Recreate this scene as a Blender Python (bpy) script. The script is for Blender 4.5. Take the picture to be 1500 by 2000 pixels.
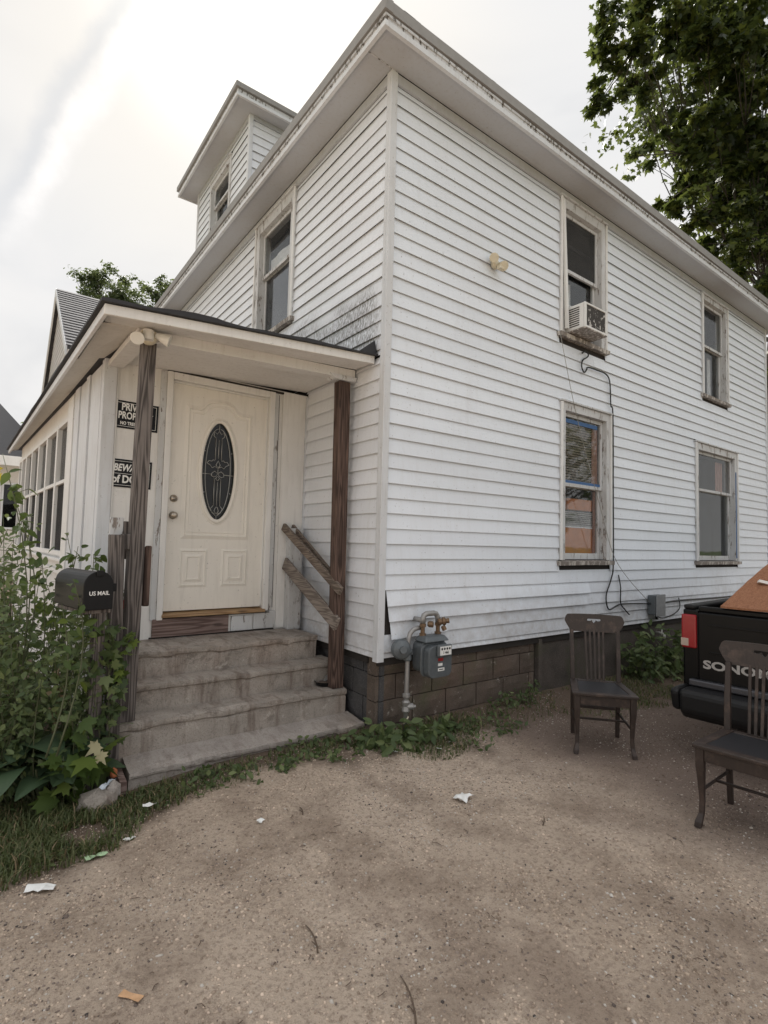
import bpy, bmesh, math, random
import numpy as np
from mathutils import Vector, Matrix, noise
random.seed(7); rng = np.random.default_rng(7)
for o in list(bpy.data.objects): bpy.data.objects.remove(o)
S = bpy.context.scene
C = S.collection
R = math.radians
# ------------------------------------------------------------------ camera
cam = bpy.data.cameras.new('camera'); camo = bpy.data.objects.new('camera', cam); C.objects.link(camo)
cam.sensor_fit = 'HORIZONTAL'; cam.sensor_width = 36; cam.lens = 36*1039.47/1500
cam.clip_start = .05; cam.clip_end = 3000
_r, _u, _f = Vector((.80039, -.59895, .02509)), Vector((-.05445, -.03095, .99804)), Vector((.59700, .80019, .05738))
m = Matrix((_r, _u, -_f)).transposed().to_4x4(); m.translation = (-2.611, -3.532, 1.461)
camo.matrix_world = m
S.camera = camo
# ------------------------------------------------------------------ node helper
class NT:
    def __init__(s, tree): s.t = tree; s.n = tree.nodes; s.l = tree.links
    def node(s, t, **kw):
        n = s.n.new(t)
        for k, v in kw.items(): setattr(n, k, v)
        return n
    def put(s, n, key, v):
        i = n.inputs[key]
        if isinstance(v, bpy.types.NodeSocket): s.l.new(v, i)
        elif v is not None:
            if hasattr(i, 'default_value') and not isinstance(i.default_value, (float, int, bool)) and isinstance(v, (tuple, list)) and len(v) == 3 and len(i.default_value) == 4: v = (*v, 1)
            i.default_value = v
    def coord(s, out='Object'): return s.node('ShaderNodeTexCoord').outputs[out]
    def map(s, vec, scale=(1, 1, 1), rot=(0, 0, 0), loc=(0, 0, 0)):
        n = s.node('ShaderNodeMapping'); s.put(n, 0, vec); n.inputs['Scale'].default_value = scale; n.inputs['Rotation'].default_value = rot; n.inputs['Location'].default_value = loc
        return n.outputs[0]
    def noise(s, vec, scale=5, detail=4, rough=.55, dist=0):
        n = s.node('ShaderNodeTexNoise'); s.put(n, 'Vector', vec); s.put(n, 'Scale', scale); s.put(n, 'Detail', detail); s.put(n, 'Roughness', rough); s.put(n, 'Distortion', dist)
        return n.outputs[0]
    def voro(s, vec, scale=5, feature='F1', out=0):
        n = s.node('ShaderNodeTexVoronoi', feature=feature); s.put(n, 'Vector', vec); s.put(n, 'Scale', scale); return n.outputs[out]
    def wave(s, vec, scale=2, dist=4, detail=2, dscale=1.5, dirn='X', typ='BANDS'):
        n = s.node('ShaderNodeTexWave', wave_type=typ); 
        if typ == 'BANDS': n.bands_direction = dirn
        s.put(n, 'Vector', vec); s.put(n, 'Scale', scale); s.put(n, 'Distortion', dist); s.put(n, 'Detail', detail); s.put(n, 'Detail Scale', dscale); return n.outputs['Fac'] if 'Fac' in n.outputs else n.outputs[1]
    def ramp(s, fac, stops, interp='LINEAR'):
        n = s.node('ShaderNodeValToRGB'); s.put(n, 0, fac); e = n.color_ramp.elements; n.color_ramp.interpolation = interp
        while len(e) < len(stops): e.new(.5)
        for i, (p, c) in enumerate(stops):
            e[i].position = p
            if isinstance(c, (int, float)): c = (c, c, c)
            e[i].color = (*c, 1) if len(c) == 3 else c
        return n.outputs[0]
    def mix(s, fac, a, b, mode='MIX'):
        n = s.node('ShaderNodeMix', data_type='RGBA', blend_type=mode); s.put(n, 0, fac); s.put(n, 6, a); s.put(n, 7, b); return n.outputs[2]
    def math(s, op, a, b=0, clamp=False):
        n = s.node('ShaderNodeMath', operation=op, use_clamp=clamp); s.put(n, 0, a); s.put(n, 1, b); return n.outputs[0]
    def vmath(s, op, a, b=None, out=0):
        n = s.node('ShaderNodeVectorMath', operation=op); s.put(n, 0, a)
        if b is not None: s.put(n, 1, b)
        return n.outputs[out]
    def sep(s, v): n = s.node('ShaderNodeSeparateXYZ'); s.put(n, 0, v); return n.outputs
    def smooth(s, v, a, b):
        n = s.node('ShaderNodeMapRange', interpolation_type='SMOOTHSTEP'); s.put(n, 0, v); n.inputs[1].default_value = a; n.inputs[2].default_value = b; return n.outputs[0]
    def bump(s, h, strength=.5, dist=.01, normal=None):
        n = s.node('ShaderNodeBump'); s.put(n, 'Height', h); s.put(n, 'Strength', strength); s.put(n, 'Distance', dist)
        if normal is not None: s.put(n, 'Normal', normal)
        return n.outputs[0]
    def rnd(s): return s.node('ShaderNodeObjectInfo').outputs['Random']
    def isl(s): return s.node('ShaderNodeNewGeometry').outputs['Random Per Island']
def mat(name, fn):
    m = bpy.data.materials.new(name); m.use_nodes = True; t = m.node_tree; t.nodes.clear(); k = NT(t)
    out = t.nodes.new('ShaderNodeOutputMaterial'); r = fn(k)
    if isinstance(r, dict):
        p = t.nodes.new('ShaderNodeBsdfPrincipled')
        for a, v in r.items(): k.put(p, a, v)
        r = p.outputs[0]
    t.links.new(r, out.inputs['Surface']); return m
# ------------------------------------------------------------------ sky, sun, exposure
SUN = Vector((.2357, .6657, .7080)).normalized()
W = bpy.data.worlds.new('World'); S.world = W; W.use_nodes = True
k = NT(W.node_tree); k.n.clear()
sky = k.node('ShaderNodeTexSky', sky_type='NISHITA'); sky.sun_disc = False
sky.sun_elevation = math.asin(SUN.z); sky.sun_rotation = math.atan2(SUN.x, SUN.y); sky.dust_density = 4.0; sky.air_density = 1.0; sky.altitude = 200
d = k.vmath('NORMALIZE', k.coord('Generated'))
xyz = k.sep(d)
cl = k.noise(k.map(d, (1.4, 1.4, 3.2), loc=(.3, .1, 0)), 1.6, 5, .5, .6)
veil = k.ramp(cl, [(.3, (3.25, 3.3, 3.4)), (.52, (3.95, 3.95, 3.97)), (.75, (4.35, 4.28, 4.22))])
sd = k.vmath('DOT_PRODUCT', d, tuple(SUN), out=1)
glow = k.math('POWER', k.smooth(sd, .88, 1.0), 1.6)
veil = k.mix(glow, veil, (4.6, 4.4, 4.1))
glow2 = k.math('POWER', k.smooth(sd, .97, 1.0), 2.0)
veil = k.mix(glow2, veil, (6.2, 6.0, 5.5))
low = k.smooth(xyz[2], .55, .05)
veil = k.mix(k.math('MULTIPLY', low, .35), veil, (4.3, 4.18, 4.06))
# condensation trail: a band along one great circle of the sky
d1, d2 = Vector((.11865, .72377, .67977)), Vector((.02432, .87685, .48015))
nrm = d1.cross(d2).normalized(); along = (d2-d1).normalized()
wob = k.math('MULTIPLY', k.math('SUBTRACT', k.noise(d, 9, 5, .6), .5), .05)
dist = k.math('ADD', k.vmath('DOT_PRODUCT', d, tuple(nrm), out=1), wob)
sgn = 1 if nrm.dot(Vector((-1, 0, 0))) > 0 else -1
if sgn < 0: dist = k.math('MULTIPLY', dist, -1)
def band(c, w): return k.smooth(k.math('ABSOLUTE', k.math('SUBTRACT', dist, c)), w, 0)
seg = k.math('MULTIPLY', k.smooth(xyz[2], .36, .52), k.smooth(xyz[2], .98, .75))
fr = k.ramp(k.noise(d, 22, 4, .6), [(.3, .35), (.65, 1)])
veil = k.mix(k.math('MULTIPLY', k.math('MULTIPLY', band(.020, .024), seg), .42), veil, (2.95, 3.1, 3.35))
veil = k.mix(k.math('MULTIPLY', k.math('MULTIPLY', k.math('MULTIPLY', band(-.008, .026), seg), fr), .95), veil, (5.3, 5.15, 5.05))
veil = k.mix(k.smooth(xyz[2], .68, 1.0), veil, k.vmath('MULTIPLY', veil, (1.6, 1.6, 1.6)))  # veil brightened towards the zenith, added to lift light on walls and ground
skycol = k.mix(.998, sky.outputs[0], veil)
bg = k.node('ShaderNodeBackground'); k.put(bg, 0, skycol); k.put(bg, 1, .1)
wo = k.node('ShaderNodeOutputWorld'); k.l.new(bg.outputs[0], wo.inputs[0])
sl = bpy.data.lights.new('sun', 'SUN'); sl.energy = 4.8; sl.angle = R(20); sl.color = (1, .96, .9)
so = bpy.data.objects.new('sun', sl); C.objects.link(so); so.location = SUN*40
so.rotation_euler = (-SUN).to_track_quat('-Z', 'Y').to_euler()
S.view_settings.view_transform = 'Standard'; S.view_settings.look = 'None'; S.view_settings.gamma = 1; S.view_settings.use_curve_mapping = False
S.view_settings.exposure = 1.12
S.cycles.max_bounces = 6; S.cycles.diffuse_bounces = 3; S.cycles.glossy_bounces = 3; S.cycles.transparent_max_bounces = 10; S.cycles.caustics_reflective = False; S.cycles.caustics_refractive = False
S.cycles.use_denoising = True
# ------------------------------------------------------------------ mesh helpers
WM = {}
def wm(o): return WM.get(o.name, Matrix.Identity(4)) if o else Matrix.Identity(4)
def props(o, label=None, cat=None, group=None, kind=None):
    for a, v in (('label', label), ('category', cat), ('group', group), ('kind', kind)):
        if v: o[a] = v
    return o
def empty(name, loc=(0, 0, 0), rz=0, label=None, cat=None, group=None, parent=None):
    o = bpy.data.objects.new(name, None); C.objects.link(o); o.empty_display_size = .1
    M = Matrix.Translation(loc) @ Matrix.Rotation(rz, 4, 'Z')
    o.parent = parent; o.matrix_local = M; WM[o.name] = wm(parent) @ M
    return props(o, label, cat, group)
class MB:
    def __init__(s): s.v = []; s.f = []; s.m = []
    def add(s, vs, fs, mi=0):
        b = len(s.v); s.v += [tuple(v) for v in vs]; s.f += [tuple(b+i for i in f) for f in fs]; s.m += [mi]*len(fs); return s
    def box(s, x0, x1, y0, y1, z0, z1, mi=0, M=None):
        vs = [Vector((x, y, z)) for z in (z0, z1) for y in (y0, y1) for x in (x0, x1)]
        if M is not None: vs = [M @ v for v in vs]
        return s.add(vs, [(0, 2, 3, 1), (4, 5, 7, 6), (0, 1, 5, 4), (2, 6, 7, 3), (0, 4, 6, 2), (1, 3, 7, 5)], mi)
    def hexa(s, p, mi=0):  # 8 points: bottom ring 0-3, top ring 4-7
        return s.add(p, [(3, 2, 1, 0), (4, 5, 6, 7), (0, 1, 5, 4), (1, 2, 6, 5), (2, 3, 7, 6), (3, 0, 4, 7)], mi)
    def tube(s, pts, r, n=8, mi=0, cap=True, ry=None):
        pts = [Vector(p) for p in pts]; N = len(pts); rr = r if isinstance(r, (list, tuple)) else [r]*N
        T = [(pts[min(i+1, N-1)]-pts[max(i-1, 0)]).normalized() for i in range(N)]
        a = Vector((0, 0, 1)) if abs(T[0].z) < .9 else Vector((1, 0, 0)); u = T[0].cross(a).normalized(); b = len(s.v)
        for i in range(N):
            u = (u - T[i]*u.dot(T[i])).normalized(); w = T[i].cross(u)
            for j in range(n):
                t = 2*math.pi*j/n; s.v.append(tuple(pts[i] + u*(rr[i]*math.cos(t)) + w*((ry or 1)*rr[i]*math.sin(t))))
        for i in range(N-1):
            for j in range(n):
                s.f.append((b+i*n+j, b+i*n+(j+1) % n, b+(i+1)*n+(j+1) % n, b+(i+1)*n+j)); s.m.append(mi)
        if cap:
            s.f.append(tuple(b+j for j in reversed(range(n)))); s.f.append(tuple(b+(N-1)*n+j for j in range(n))); s.m += [mi, mi]
        return s
    def lathe(s, prof, org, axis=(0, 0, 1), n=20, mi=0):  # prof: (radius, height)
        ax = Vector(axis).normalized(); a = Vector((0, 0, 1)) if abs(ax.z) < .9 else Vector((1, 0, 0)); u = ax.cross(a).normalized(); w = ax.cross(u); o = Vector(org); b = len(s.v); N = len(prof)
        for r, h in prof:
            for j in range(n):
                t = 2*math.pi*j/n; s.v.append(tuple(o + ax*h + u*(r*math.cos(t)) + w*(r*math.sin(t))))
        for i in range(N-1):
            for j in range(n): s.f.append((b+i*n+j, b+i*n+(j+1) % n, b+(i+1)*n+(j+1) % n, b+(i+1)*n+j)); s.m.append(mi)
        s.f.append(tuple(b+j for j in reversed(range(n)))); s.f.append(tuple(b+(N-1)*n+j for j in range(n))); s.m += [mi, mi]
        return s
    def prism(s, poly, fn, t0, t1, mi=0):  # poly of (a,b); fn(a,b,t)->point
        n = len(poly); vs = [fn(a, b, t0) for a, b in poly]+[fn(a, b, t1) for a, b in poly]
        fs = [tuple(range(n))[::-1], tuple(range(n, 2*n))]+[(i, (i+1) % n, n+(i+1) % n, n+i) for i in range(n)]
        return s.add(vs, fs, mi)
    def xf(s, M): s.v = [tuple(M @ Vector(v)) for v in s.v]; return s
    def build(s, name, mats, parent=None, smooth=False, bevel=0, recalc=True, label=None, cat=None, group=None, kind=None, own=False, bseg=2):
        me = bpy.data.meshes.new(name); vs = s.v
        loc = Matrix.Identity(4)
        if parent is not None:
            inv = wm(parent).inverted()
            if inv != Matrix.Identity(4): vs = [tuple(inv @ Vector(v)) for v in vs]
        elif own:
            a = np.array(vs); c = (a.min(0)+a.max(0))/2; c[2] = a[:, 2].min(); vs = [tuple(q) for q in (a-c)]; loc = Matrix.Translation(c)
        me.from_pydata(vs, [], s.f)
        mats = mats if isinstance(mats, (list, tuple)) else [mats]
        for q in mats: me.materials.append(q)
        if len(mats) > 1: me.polygons.foreach_set('material_index', s.m)
        if recalc:
            bm = bmesh.new(); bm.from_mesh(me); bmesh.ops.recalc_face_normals(bm, faces=bm.faces); bm.to_mesh(me); bm.free()
        if smooth: me.polygons.foreach_set('use_smooth', [True]*len(me.polygons))
        o = bpy.data.objects.new(name, me); C.objects.link(o); o.parent = parent
        if parent is None: o.matrix_local = loc
        WM[o.name] = wm(parent) @ loc
        if bevel:
            b = o.modifiers.new('bevel', 'BEVEL'); b.width = bevel; b.segments = bseg; b.limit_method = 'ANGLE'; b.angle_limit = R(40); b.harden_normals = False
        return props(o, label, cat, group, kind)
class Fr:  # a wall frame: u along the wall, o outward, z up
    def __init__(s, O, ud, n): s.O = Vector(O); s.u = Vector(ud).normalized(); s.n = Vector(n).normalized()
    def p(s, u, z, o=0): return s.O + s.u*u + s.n*o + Vector((0, 0, z))
    def box(s, mb, u0, u1, z0, z1, o0, o1, mi=0):
        return mb.hexa([s.p(u0, z0, o0), s.p(u1, z0, o0), s.p(u1, z0, o1), s.p(u0, z0, o1), s.p(u0, z1, o0), s.p(u1, z1, o0), s.p(u1, z1, o1), s.p(u0, z1, o1)], mi)
def rects(u0, u1, z0, z1, holes):
    us = sorted({u0, u1, *[min(max(h[i], u0), u1) for h in holes for i in (0, 1)]}); zs = sorted({z0, z1, *[min(max(h[i], z0), z1) for h in holes for i in (2, 3)]}); out = []
    for i in range(len(us)-1):
        for j in range(len(zs)-1):
            cu, cz = (us[i]+us[i+1])/2, (zs[j]+zs[j+1])/2
            if not any(h[0] < cu < h[1] and h[2] < cz < h[3] for h in holes): out.append((us[i], us[i+1], zs[j], zs[j+1]))
    return out
def text_mesh(txt, size, fn, name, material, parent, bold=.0, shear=0, extrude=.002, sx=1, align='CENTER'):
    cu = bpy.data.curves.new(name, 'FONT'); cu.body = txt; cu.size = size; cu.extrude = extrude; cu.offset = bold; cu.shear = shear; cu.align_x = align; cu.resolution_u = 3
    to = bpy.data.objects.new(name, cu); C.objects.link(to); dg = bpy.context.evaluated_depsgraph_get(); me = bpy.data.meshes.new_from_object(to.evaluated_get(dg))
    bpy.data.objects.remove(to); inv = wm(parent).inverted()
    for v in me.vertices: v.co = inv @ fn(v.co.x*sx, v.co.y, v.co.z)
    me.materials.clear(); me.materials.append(material); me.name = name
    o = bpy.data.objects.new(name, me); C.objects.link(o); o.parent = parent; WM[o.name] = wm(parent); return o
def copy_tree(o, parent=None):
    c = o.copy(); C.objects.link(c); c.parent = parent
    for ch in list(o.children): copy_tree(ch, c)
    return c
# ------------------------------------------------------------------ materials
def paint(name, col=(.76, .76, .77), grime=.35, peel=0, under=(.23, .20, .18), rough=.55, tint=.06, streak=.3, mildew=False, specks=True, splash=False):
    def f(k):
        P = k.coord(); c = k.mix(k.rnd(), tuple(x*(1-tint) for x in col), tuple(min(1, x*(1+tint*.6)) for x in col))
        big = k.noise(P, 1.3, 5, .6); c = k.mix(k.math('MULTIPLY', k.ramp(big, [(.4, 0), (.72, 1)]), grime), c, (.42, .39, .36))
        st = k.noise(k.map(P, (9, 9, .9)), 3, 4, .6); c = k.mix(k.math('MULTIPLY', k.ramp(st, [(.5, 0), (.8, 1)]), streak), c, (.36, .33, .29))
        if specks:
            sp = k.noise(P, 46, 3, .6); c = k.mix(k.math('MULTIPLY', k.ramp(sp, [(.66, 0), (.74, 1)]), .55), c, (.2, .18, .16))
        h = k.noise(P, 60, 3)
        if splash:
            zz = k.sep(P)[2]; sp2 = k.math('MULTIPLY', k.smooth(k.math('ADD', zz, k.math('MULTIPLY', k.noise(P, 2.2, 5, .65), -1.1)), .75, -.25), k.ramp(k.noise(P, 11, 5, .7), [(.35, .2), (.6, 1)])); c = k.mix(k.math('MULTIPLY', sp2, .5), c, (.33, .28, .23)); rs = k.ramp(k.noise(k.map(P, (5, 5, .35)), 1.7, 4, .6), [(.6, 0), (.74, 1)]); c = k.mix(k.math('MULTIPLY', rs, .12), c, (.42, .38, .33))
        if mildew:
            x = k.sep(P); edge = k.math('ADD', k.math('MULTIPLY', x[1], .16), k.math('ADD', k.math('MULTIPLY', k.noise(P, 1.6, 4), 1.1), -.68))
            mz = k.smooth(k.math('SUBTRACT', x[2], k.math('ADD', edge, 3.72)), .12, -.25)
            my = k.math('MULTIPLY', k.smooth(x[1], .0, .22), k.smooth(x[1], 2.5, 1.5)); sp = k.ramp(k.noise(k.map(P, (1, 30, 12)), 1.6, 5, .75), [(.38, 0), (.62, 1)])
            low = k.smooth(x[2], 3.02, 3.1)
            c = k.mix(k.math('MULTIPLY', k.math('MULTIPLY', k.math('MULTIPLY', mz, my), sp), k.math('MULTIPLY', low, .9)), c, (.085, .072, .058))
        if peel:
            pn = k.noise(k.map(P, (11, 11, 2.2)), 2.2, 8, .75); pm = k.ramp(pn, [(.70-peel*.3, 0), (.715-peel*.3, 1)])
            uw = k.mix(k.noise(k.map(P, (40, 40, 3)), 2, 4), tuple(x*.5 for x in under), tuple(x*1.5 for x in under))
            c = k.mix(pm, c, uw); h = k.math('ADD', k.math('MULTIPLY', h, .25), k.math('SUBTRACT', 1, pm))
            return {'Base Color': c, 'Roughness': rough+.15, 'Normal': k.bump(h, .5, .003)}
        return {'Base Color': c, 'Roughness': rough, 'Normal': k.bump(h, .12, .002)}
    return mat(name, f)
M_SIDE = paint('white_siding', (.825, .875, .945), .09, tint=.05, streak=.10, splash=True)
M_FRONT = paint('white_siding_front', (.835, .865, .915), .12, tint=.05, streak=.12, mildew=True, splash=True)
M_TRIM = paint('white_trim', (.71, .735, .77), .3, peel=.12)
M_PEEL = paint('peeling_trim', (.65, .665, .68), .45, peel=.42)
M_SILL = paint('rotten_sill', (.62, .58, .53), .6, peel=.78)
M_FASC = paint('fascia_paint', (.64, .655, .68), .4, peel=.52, under=(.15, .135, .12))
M_SOFF = paint('soffit_paint', (.51, .53, .56), .35, peel=.04)
M_PORCH = paint('porch_wall_paint', (.81, .80, .78), .2, peel=.02, streak=.25)
M_CEIL = paint('porch_ceiling_paint', (.76, .75, .73), .3, peel=.03)
M_DOOR = paint('cream_door_paint', (.86, .82, .75), .15, rough=.42, tint=.0, streak=.2)
M_VINYL = paint('white_vinyl_frame', (.82, .82, .81), .15, streak=.15)
M_NEIGH = paint('neighbour_siding', (.70, .67, .64), .15)
def plain(name, col, rough=.6, metal=0, var=.25, scale=25, bump=.15, spec=.5, bd=.002):
    def f(k):
        P = k.coord(); n = k.noise(P, scale, 5, .6); c = k.mix(n, tuple(x*(1-var) for x in col), tuple(min(1, x*(1+var)) for x in col))
        return {'Base Color': c, 'Roughness': rough, 'Metallic': metal, 'Specular IOR Level': spec, 'Normal': k.bump(k.noise(P, scale*3, 3), bump, bd)}
    return mat(name, f)
M_SHEATH = plain('dark_sheathing', (.035, .03, .027), .9)
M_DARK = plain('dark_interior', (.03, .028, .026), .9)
def wood(name, a, b, axis='Z', sc=1, rings=True, rough=.8, con=(.15, .85)):
    def f(k):
        P = k.coord(); off = k.vmath('MULTIPLY', k.node('ShaderNodeObjectInfo').outputs['Random'], (13, 7, 5)); P = k.vmath('ADD', P, off)
        s = {'Z': (22, 22, 1.3), 'X': (1.3, 22, 22), 'Y': (22, 1.3, 22)}[axis]
        V = k.map(P, tuple(q*sc for q in s)); fine = k.noise(k.map(P, tuple(q*sc*4 for q in s)), 1.5, 4, .6)
        g = k.math('ADD', k.math('MULTIPLY', k.math('SINE', k.math('MULTIPLY', k.noise(k.map(P, tuple(q*.5*sc for q in s)), 1.0, 2.5, .5), 70)), .5), .5) if rings else k.noise(V, 1.2, 5, .6, 1.5)
        g2 = k.math('ADD', k.math('MULTIPLY', g, .65), k.math('MULTIPLY', fine, .45))
        kn = k.voro(k.map(P, {'Z': (9, 9, 2.2), 'X': (2.2, 9, 9), 'Y': (9, 2.2, 9)}[axis]), 1.0); kn = k.smooth(kn, .16, .06)
        c = k.mix(k.ramp(g2, [(con[0], 0), (con[1], 1)]), a, b); c = k.mix(k.math('MULTIPLY', kn, .7), c, tuple(x*.35 for x in a))
        st = k.noise(P, 3, 4); c = k.mix(k.math('MULTIPLY', k.ramp(st, [(.45, 0), (.7, 1)]), .35), c, tuple(x*.55 for x in a))
        if not rings: c = k.mix(k.math('MULTIPLY', k.ramp(k.noise(P, 9, 6, .7), [(.52, 0), (.68, 1)]), .6), c, tuple(x*2.6 for x in b))
        return {'Base Color': c, 'Roughness': rough, 'Normal': k.bump(g2, .45, .004)}
    return mat(name, f)
M_WGREY = wood('weathered_grey_timber', (.055, .046, .042), (.185, .16, .147), con=(.25, .8))
M_WBRN = wood('brown_stained_timber', (.045, .026, .02), (.145, .092, .072), con=(.25, .85))
M_RAILW = wood('rail_timber', (.10, .075, .06), (.26, .21, .17), 'Y')
M_BOARDW = wood('greyed_board', (.13, .105, .09), (.30, .255, .22), 'Y')
M_THRESH = wood('oak_threshold', (.26, .15, .07), (.42, .27, .14), 'X', rough=.45)
M_OLDW = wood('stained_riser_board', (.10, .06, .05), (.25, .18, .16), 'X')
M_CHAIR = wood('dark_chair_wood', (.018, .012, .010), (.048, .032, .025), 'Z', 1.3, False, .48)
M_CRATE = wood('brown_plank', (.16, .08, .05), (.30, .17, .11), 'X')
M_LEATH = plain('black_leather_seat', (.014, .014, .017), .5, 0, .3, 60, .3)
def conc(name, a, b, warm=(.3, .22, .17), sc=1, bump=.6, moss=0, stain=0):
    def f(k):
        P = k.coord(); n = k.noise(P, 4*sc, 8, .65); fine = k.noise(P, 90*sc, 4, .7); c = k.mix(k.ramp(n, [(.3, 0), (.7, 1)]), a, b)
        c = k.mix(k.math('MULTIPLY', k.ramp(k.noise(P, 2.1*sc, 5), [(.5, 0), (.75, 1)]), .55), c, warm)
        pit = k.ramp(fine, [(.35, 1), (.48, 0)]); c = k.mix(k.math('MULTIPLY', pit, .45), c, tuple(x*.35 for x in a))
        ag = k.ramp(k.voro(P, 70*sc), [(.1, 1), (.25, 0)]); c = k.mix(k.math('MULTIPLY', ag, .22), c, (.5, .46, .42))
        if stain:
            dr = k.noise(k.map(P, (11, 3, 1.4)), 1.3, 6, .65); c = k.mix(k.math('MULTIPLY', k.ramp(dr, [(.5, 0), (.66, 1)]), stain), c, (.13, .09, .07))
            bl = k.noise(P, 7, 6, .7, .6); c = k.mix(k.math('MULTIPLY', k.ramp(bl, [(.56, 0), (.62, 1)]), stain*.7), c, (.10, .08, .065)); c = k.mix(k.math('MULTIPLY', k.ramp(k.noise(P, 12, 5, .7), [(.62, 0), (.68, 1)]), .5), c, (.55, .50, .45))
        if moss: c = k.mix(k.math('MULTIPLY', k.ramp(k.noise(P, 3.1, 6, .6), [(.52, 0), (.7, 1)]), moss), c, (.07, .085, .035))
        return {'Base Color': c, 'Roughness': .92, 'Normal': k.bump(k.math('ADD', n, k.math('MULTIPLY', fine, .5)), bump, .008)}
    return mat(name, f)
M_CONC = conc('worn_concrete', (.27, .24, .21), (.45, .40, .355), stain=.6)
M_CONC2 = conc('pale_worn_concrete', (.31, .275, .25), (.46, .415, .38), warm=(.33, .27, .22), stain=.35)
M_BLOCK = conc('rock_face_block', (.085, .066, .052), (.185, .145, .118), warm=(.15, .095, .07), moss=.5, stain=.4)
M_BLOCKD = conc('painted_dark_block', (.05, .05, .053), (.11, .105, .105), warm=(.09, .085, .08))
M_PARGE = conc('parged_wall', (.06, .052, .045), (.12, .10, .088), warm=(.09, .07, .055), moss=.5)
def glass(name, tint=(.82, .84, .84), dirt=.12, ior=1.52, refl=1.0, fk=.62):
    def f(k):
        P = k.coord(); tr = k.node('ShaderNodeBsdfTransparent'); k.put(tr, 0, tint); gl = k.node('ShaderNodeBsdfGlossy'); k.put(gl, 'Roughness', .03); k.put(gl, 0, (refl, refl, refl))
        nb = k.bump(k.noise(P, 2.2, 2), .12, .01); k.put(gl, 'Normal', nb)
        fz = k.node('ShaderNodeFresnel'); k.put(fz, 0, ior); mx = k.node('ShaderNodeMixShader'); k.put(mx, 0, k.math('MULTIPLY', fz.outputs[0], fk)); k.l.new(tr.outputs[0], mx.inputs[1]); k.l.new(gl.outputs[0], mx.inputs[2])
        df = k.node('ShaderNodeBsdfDiffuse'); k.put(df, 0, (.4, .4, .39)); m2 = k.node('ShaderNodeMixShader'); k.put(m2, 0, k.math('MULTIPLY', k.ramp(k.noise(P, 3, 6, .65), [(.35, .15), (.7, 1)]), dirt)); k.l.new(mx.outputs[0], m2.inputs[1]); k.l.new(df.outputs[0], m2.inputs[2])
        return m2.outputs[0]
    return mat(name, f)
M_GLASS = glass('old_window_glass', (.9, .91, .91), dirt=.012, fk=.14)
M_PGLASS = glass('porch_window_glass', (.55, .56, .57), .02)
def screenm(k):
    tr = k.node('ShaderNodeBsdfTransparent'); k.put(tr, 0, (.8, .8, .8)); df = k.node('ShaderNodeBsdfDiffuse'); k.put(df, 0, k.mix(k.noise(k.coord(), 5, 4), (.05, .05, .052), (.12, .12, .12))); mx = k.node('ShaderNodeMixShader'); k.put(mx, 0, .6); k.l.new(tr.outputs[0], mx.inputs[1]); k.l.new(df.outputs[0], mx.inputs[2]); return mx.outputs[0]
M_SCREEN = mat('dusty_insect_screen', screenm)
M_DGLASS = glass('dark_door_glass', (.30, .34, .34), .012)
M_BLIND = plain('blind_slats', (.55, .50, .46), .6)
M_CURT = plain('white_curtain', (.72, .72, .74), .9)
M_ORANGE = plain('orange_blanket', (.50, .17, .05), .9, 0, .3, 8)
M_PINKW = plain('pink_brown_jamb', (.36, .20, .16), .7)
M_BLUE = plain('blue_tape', (.05, .13, .30), .6)
M_METG = plain('grey_painted_metal', (.12, .135, .145), .45, .2, .25, 30)
M_PIPE = plain('galvanised_pipe', (.34, .33, .32), .45, .5, .25, 30)
M_BRASS = plain('tarnished_brass', (.20, .13, .08), .5, .6, .5, 60)
M_NICKEL = plain('satin_nickel', (.45, .40, .34), .3, .9, .15)
M_WPLAS = plain('white_plastic', (.78, .77, .73), .4, 0, .06)
M_CPLAS = plain('cream_plastic', (.66, .60, .46), .45, 0, .15)
M_BPLAS = plain('black_plastic', (.012, .012, .013), .5, 0, .3, 25, .15, .3)
M_BLKMET = plain('black_enamel', (.008, .008, .009), .42, .0, .3, 40, .05, .28)
M_SIGN = plain('black_sign_face', (.010, .011, .014), .6, 0, .2, 25, .15, .25)
M_WHITE = plain('white_print', (.80, .80, .78), .5, 0, .08)
M_RED = plain('red_enamel', (.28, .02, .02), .4)
M_CABLE = plain('black_cable', (.012, .012, .012), .5)
M_STRING = plain('pale_string', (.30, .29, .27), .8)
M_TRUCK = plain('black_truck_paint', (.004, .004, .0045), .3, 0, .2, 8, .02, .22)
M_LAMPR = plain('red_lamp_lens', (.30, .012, .018), .15, 0, .15)
M_LAMPW = plain('clear_lamp_lens', (.45, .36, .30), .2)
M_CHROME = plain('dull_bumper_bar', (.09, .09, .10), .35, .6)
M_RUB = plain('black_rubber', (.012, .012, .012), .85, 0, .3, 40)
M_LETTER = plain('grey_letters', (.42, .41, .40), .4, .3)
M_LEAD = plain('lead_came', (.42, .42, .40), .4, .5)
def shingle(name, a, b, sc=7.0):
    def f(k):
        P = k.coord(); n = k.node('ShaderNodeTexBrick'); k.put(n, 'Vector', k.map(P, (1, 1, 1))); n.inputs['Scale'].default_value = sc; k.put(n, 'Color1', a); k.put(n, 'Color2', b); k.put(n, 'Mortar', tuple(x*.3 for x in a)); n.inputs['Mortar Size'].default_value = .012; n.inputs['Brick Width'].default_value = 1.2; n.inputs['Row Height'].default_value = .9
        c = k.mix(k.math('MULTIPLY', k.noise(P, 120, 3), .5), n.outputs[0], tuple(x*.4 for x in a))
        return {'Base Color': c, 'Roughness': .95, 'Normal': k.bump(k.noise(P, 150, 2), .4, .004)}
    return mat(name, f)
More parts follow.
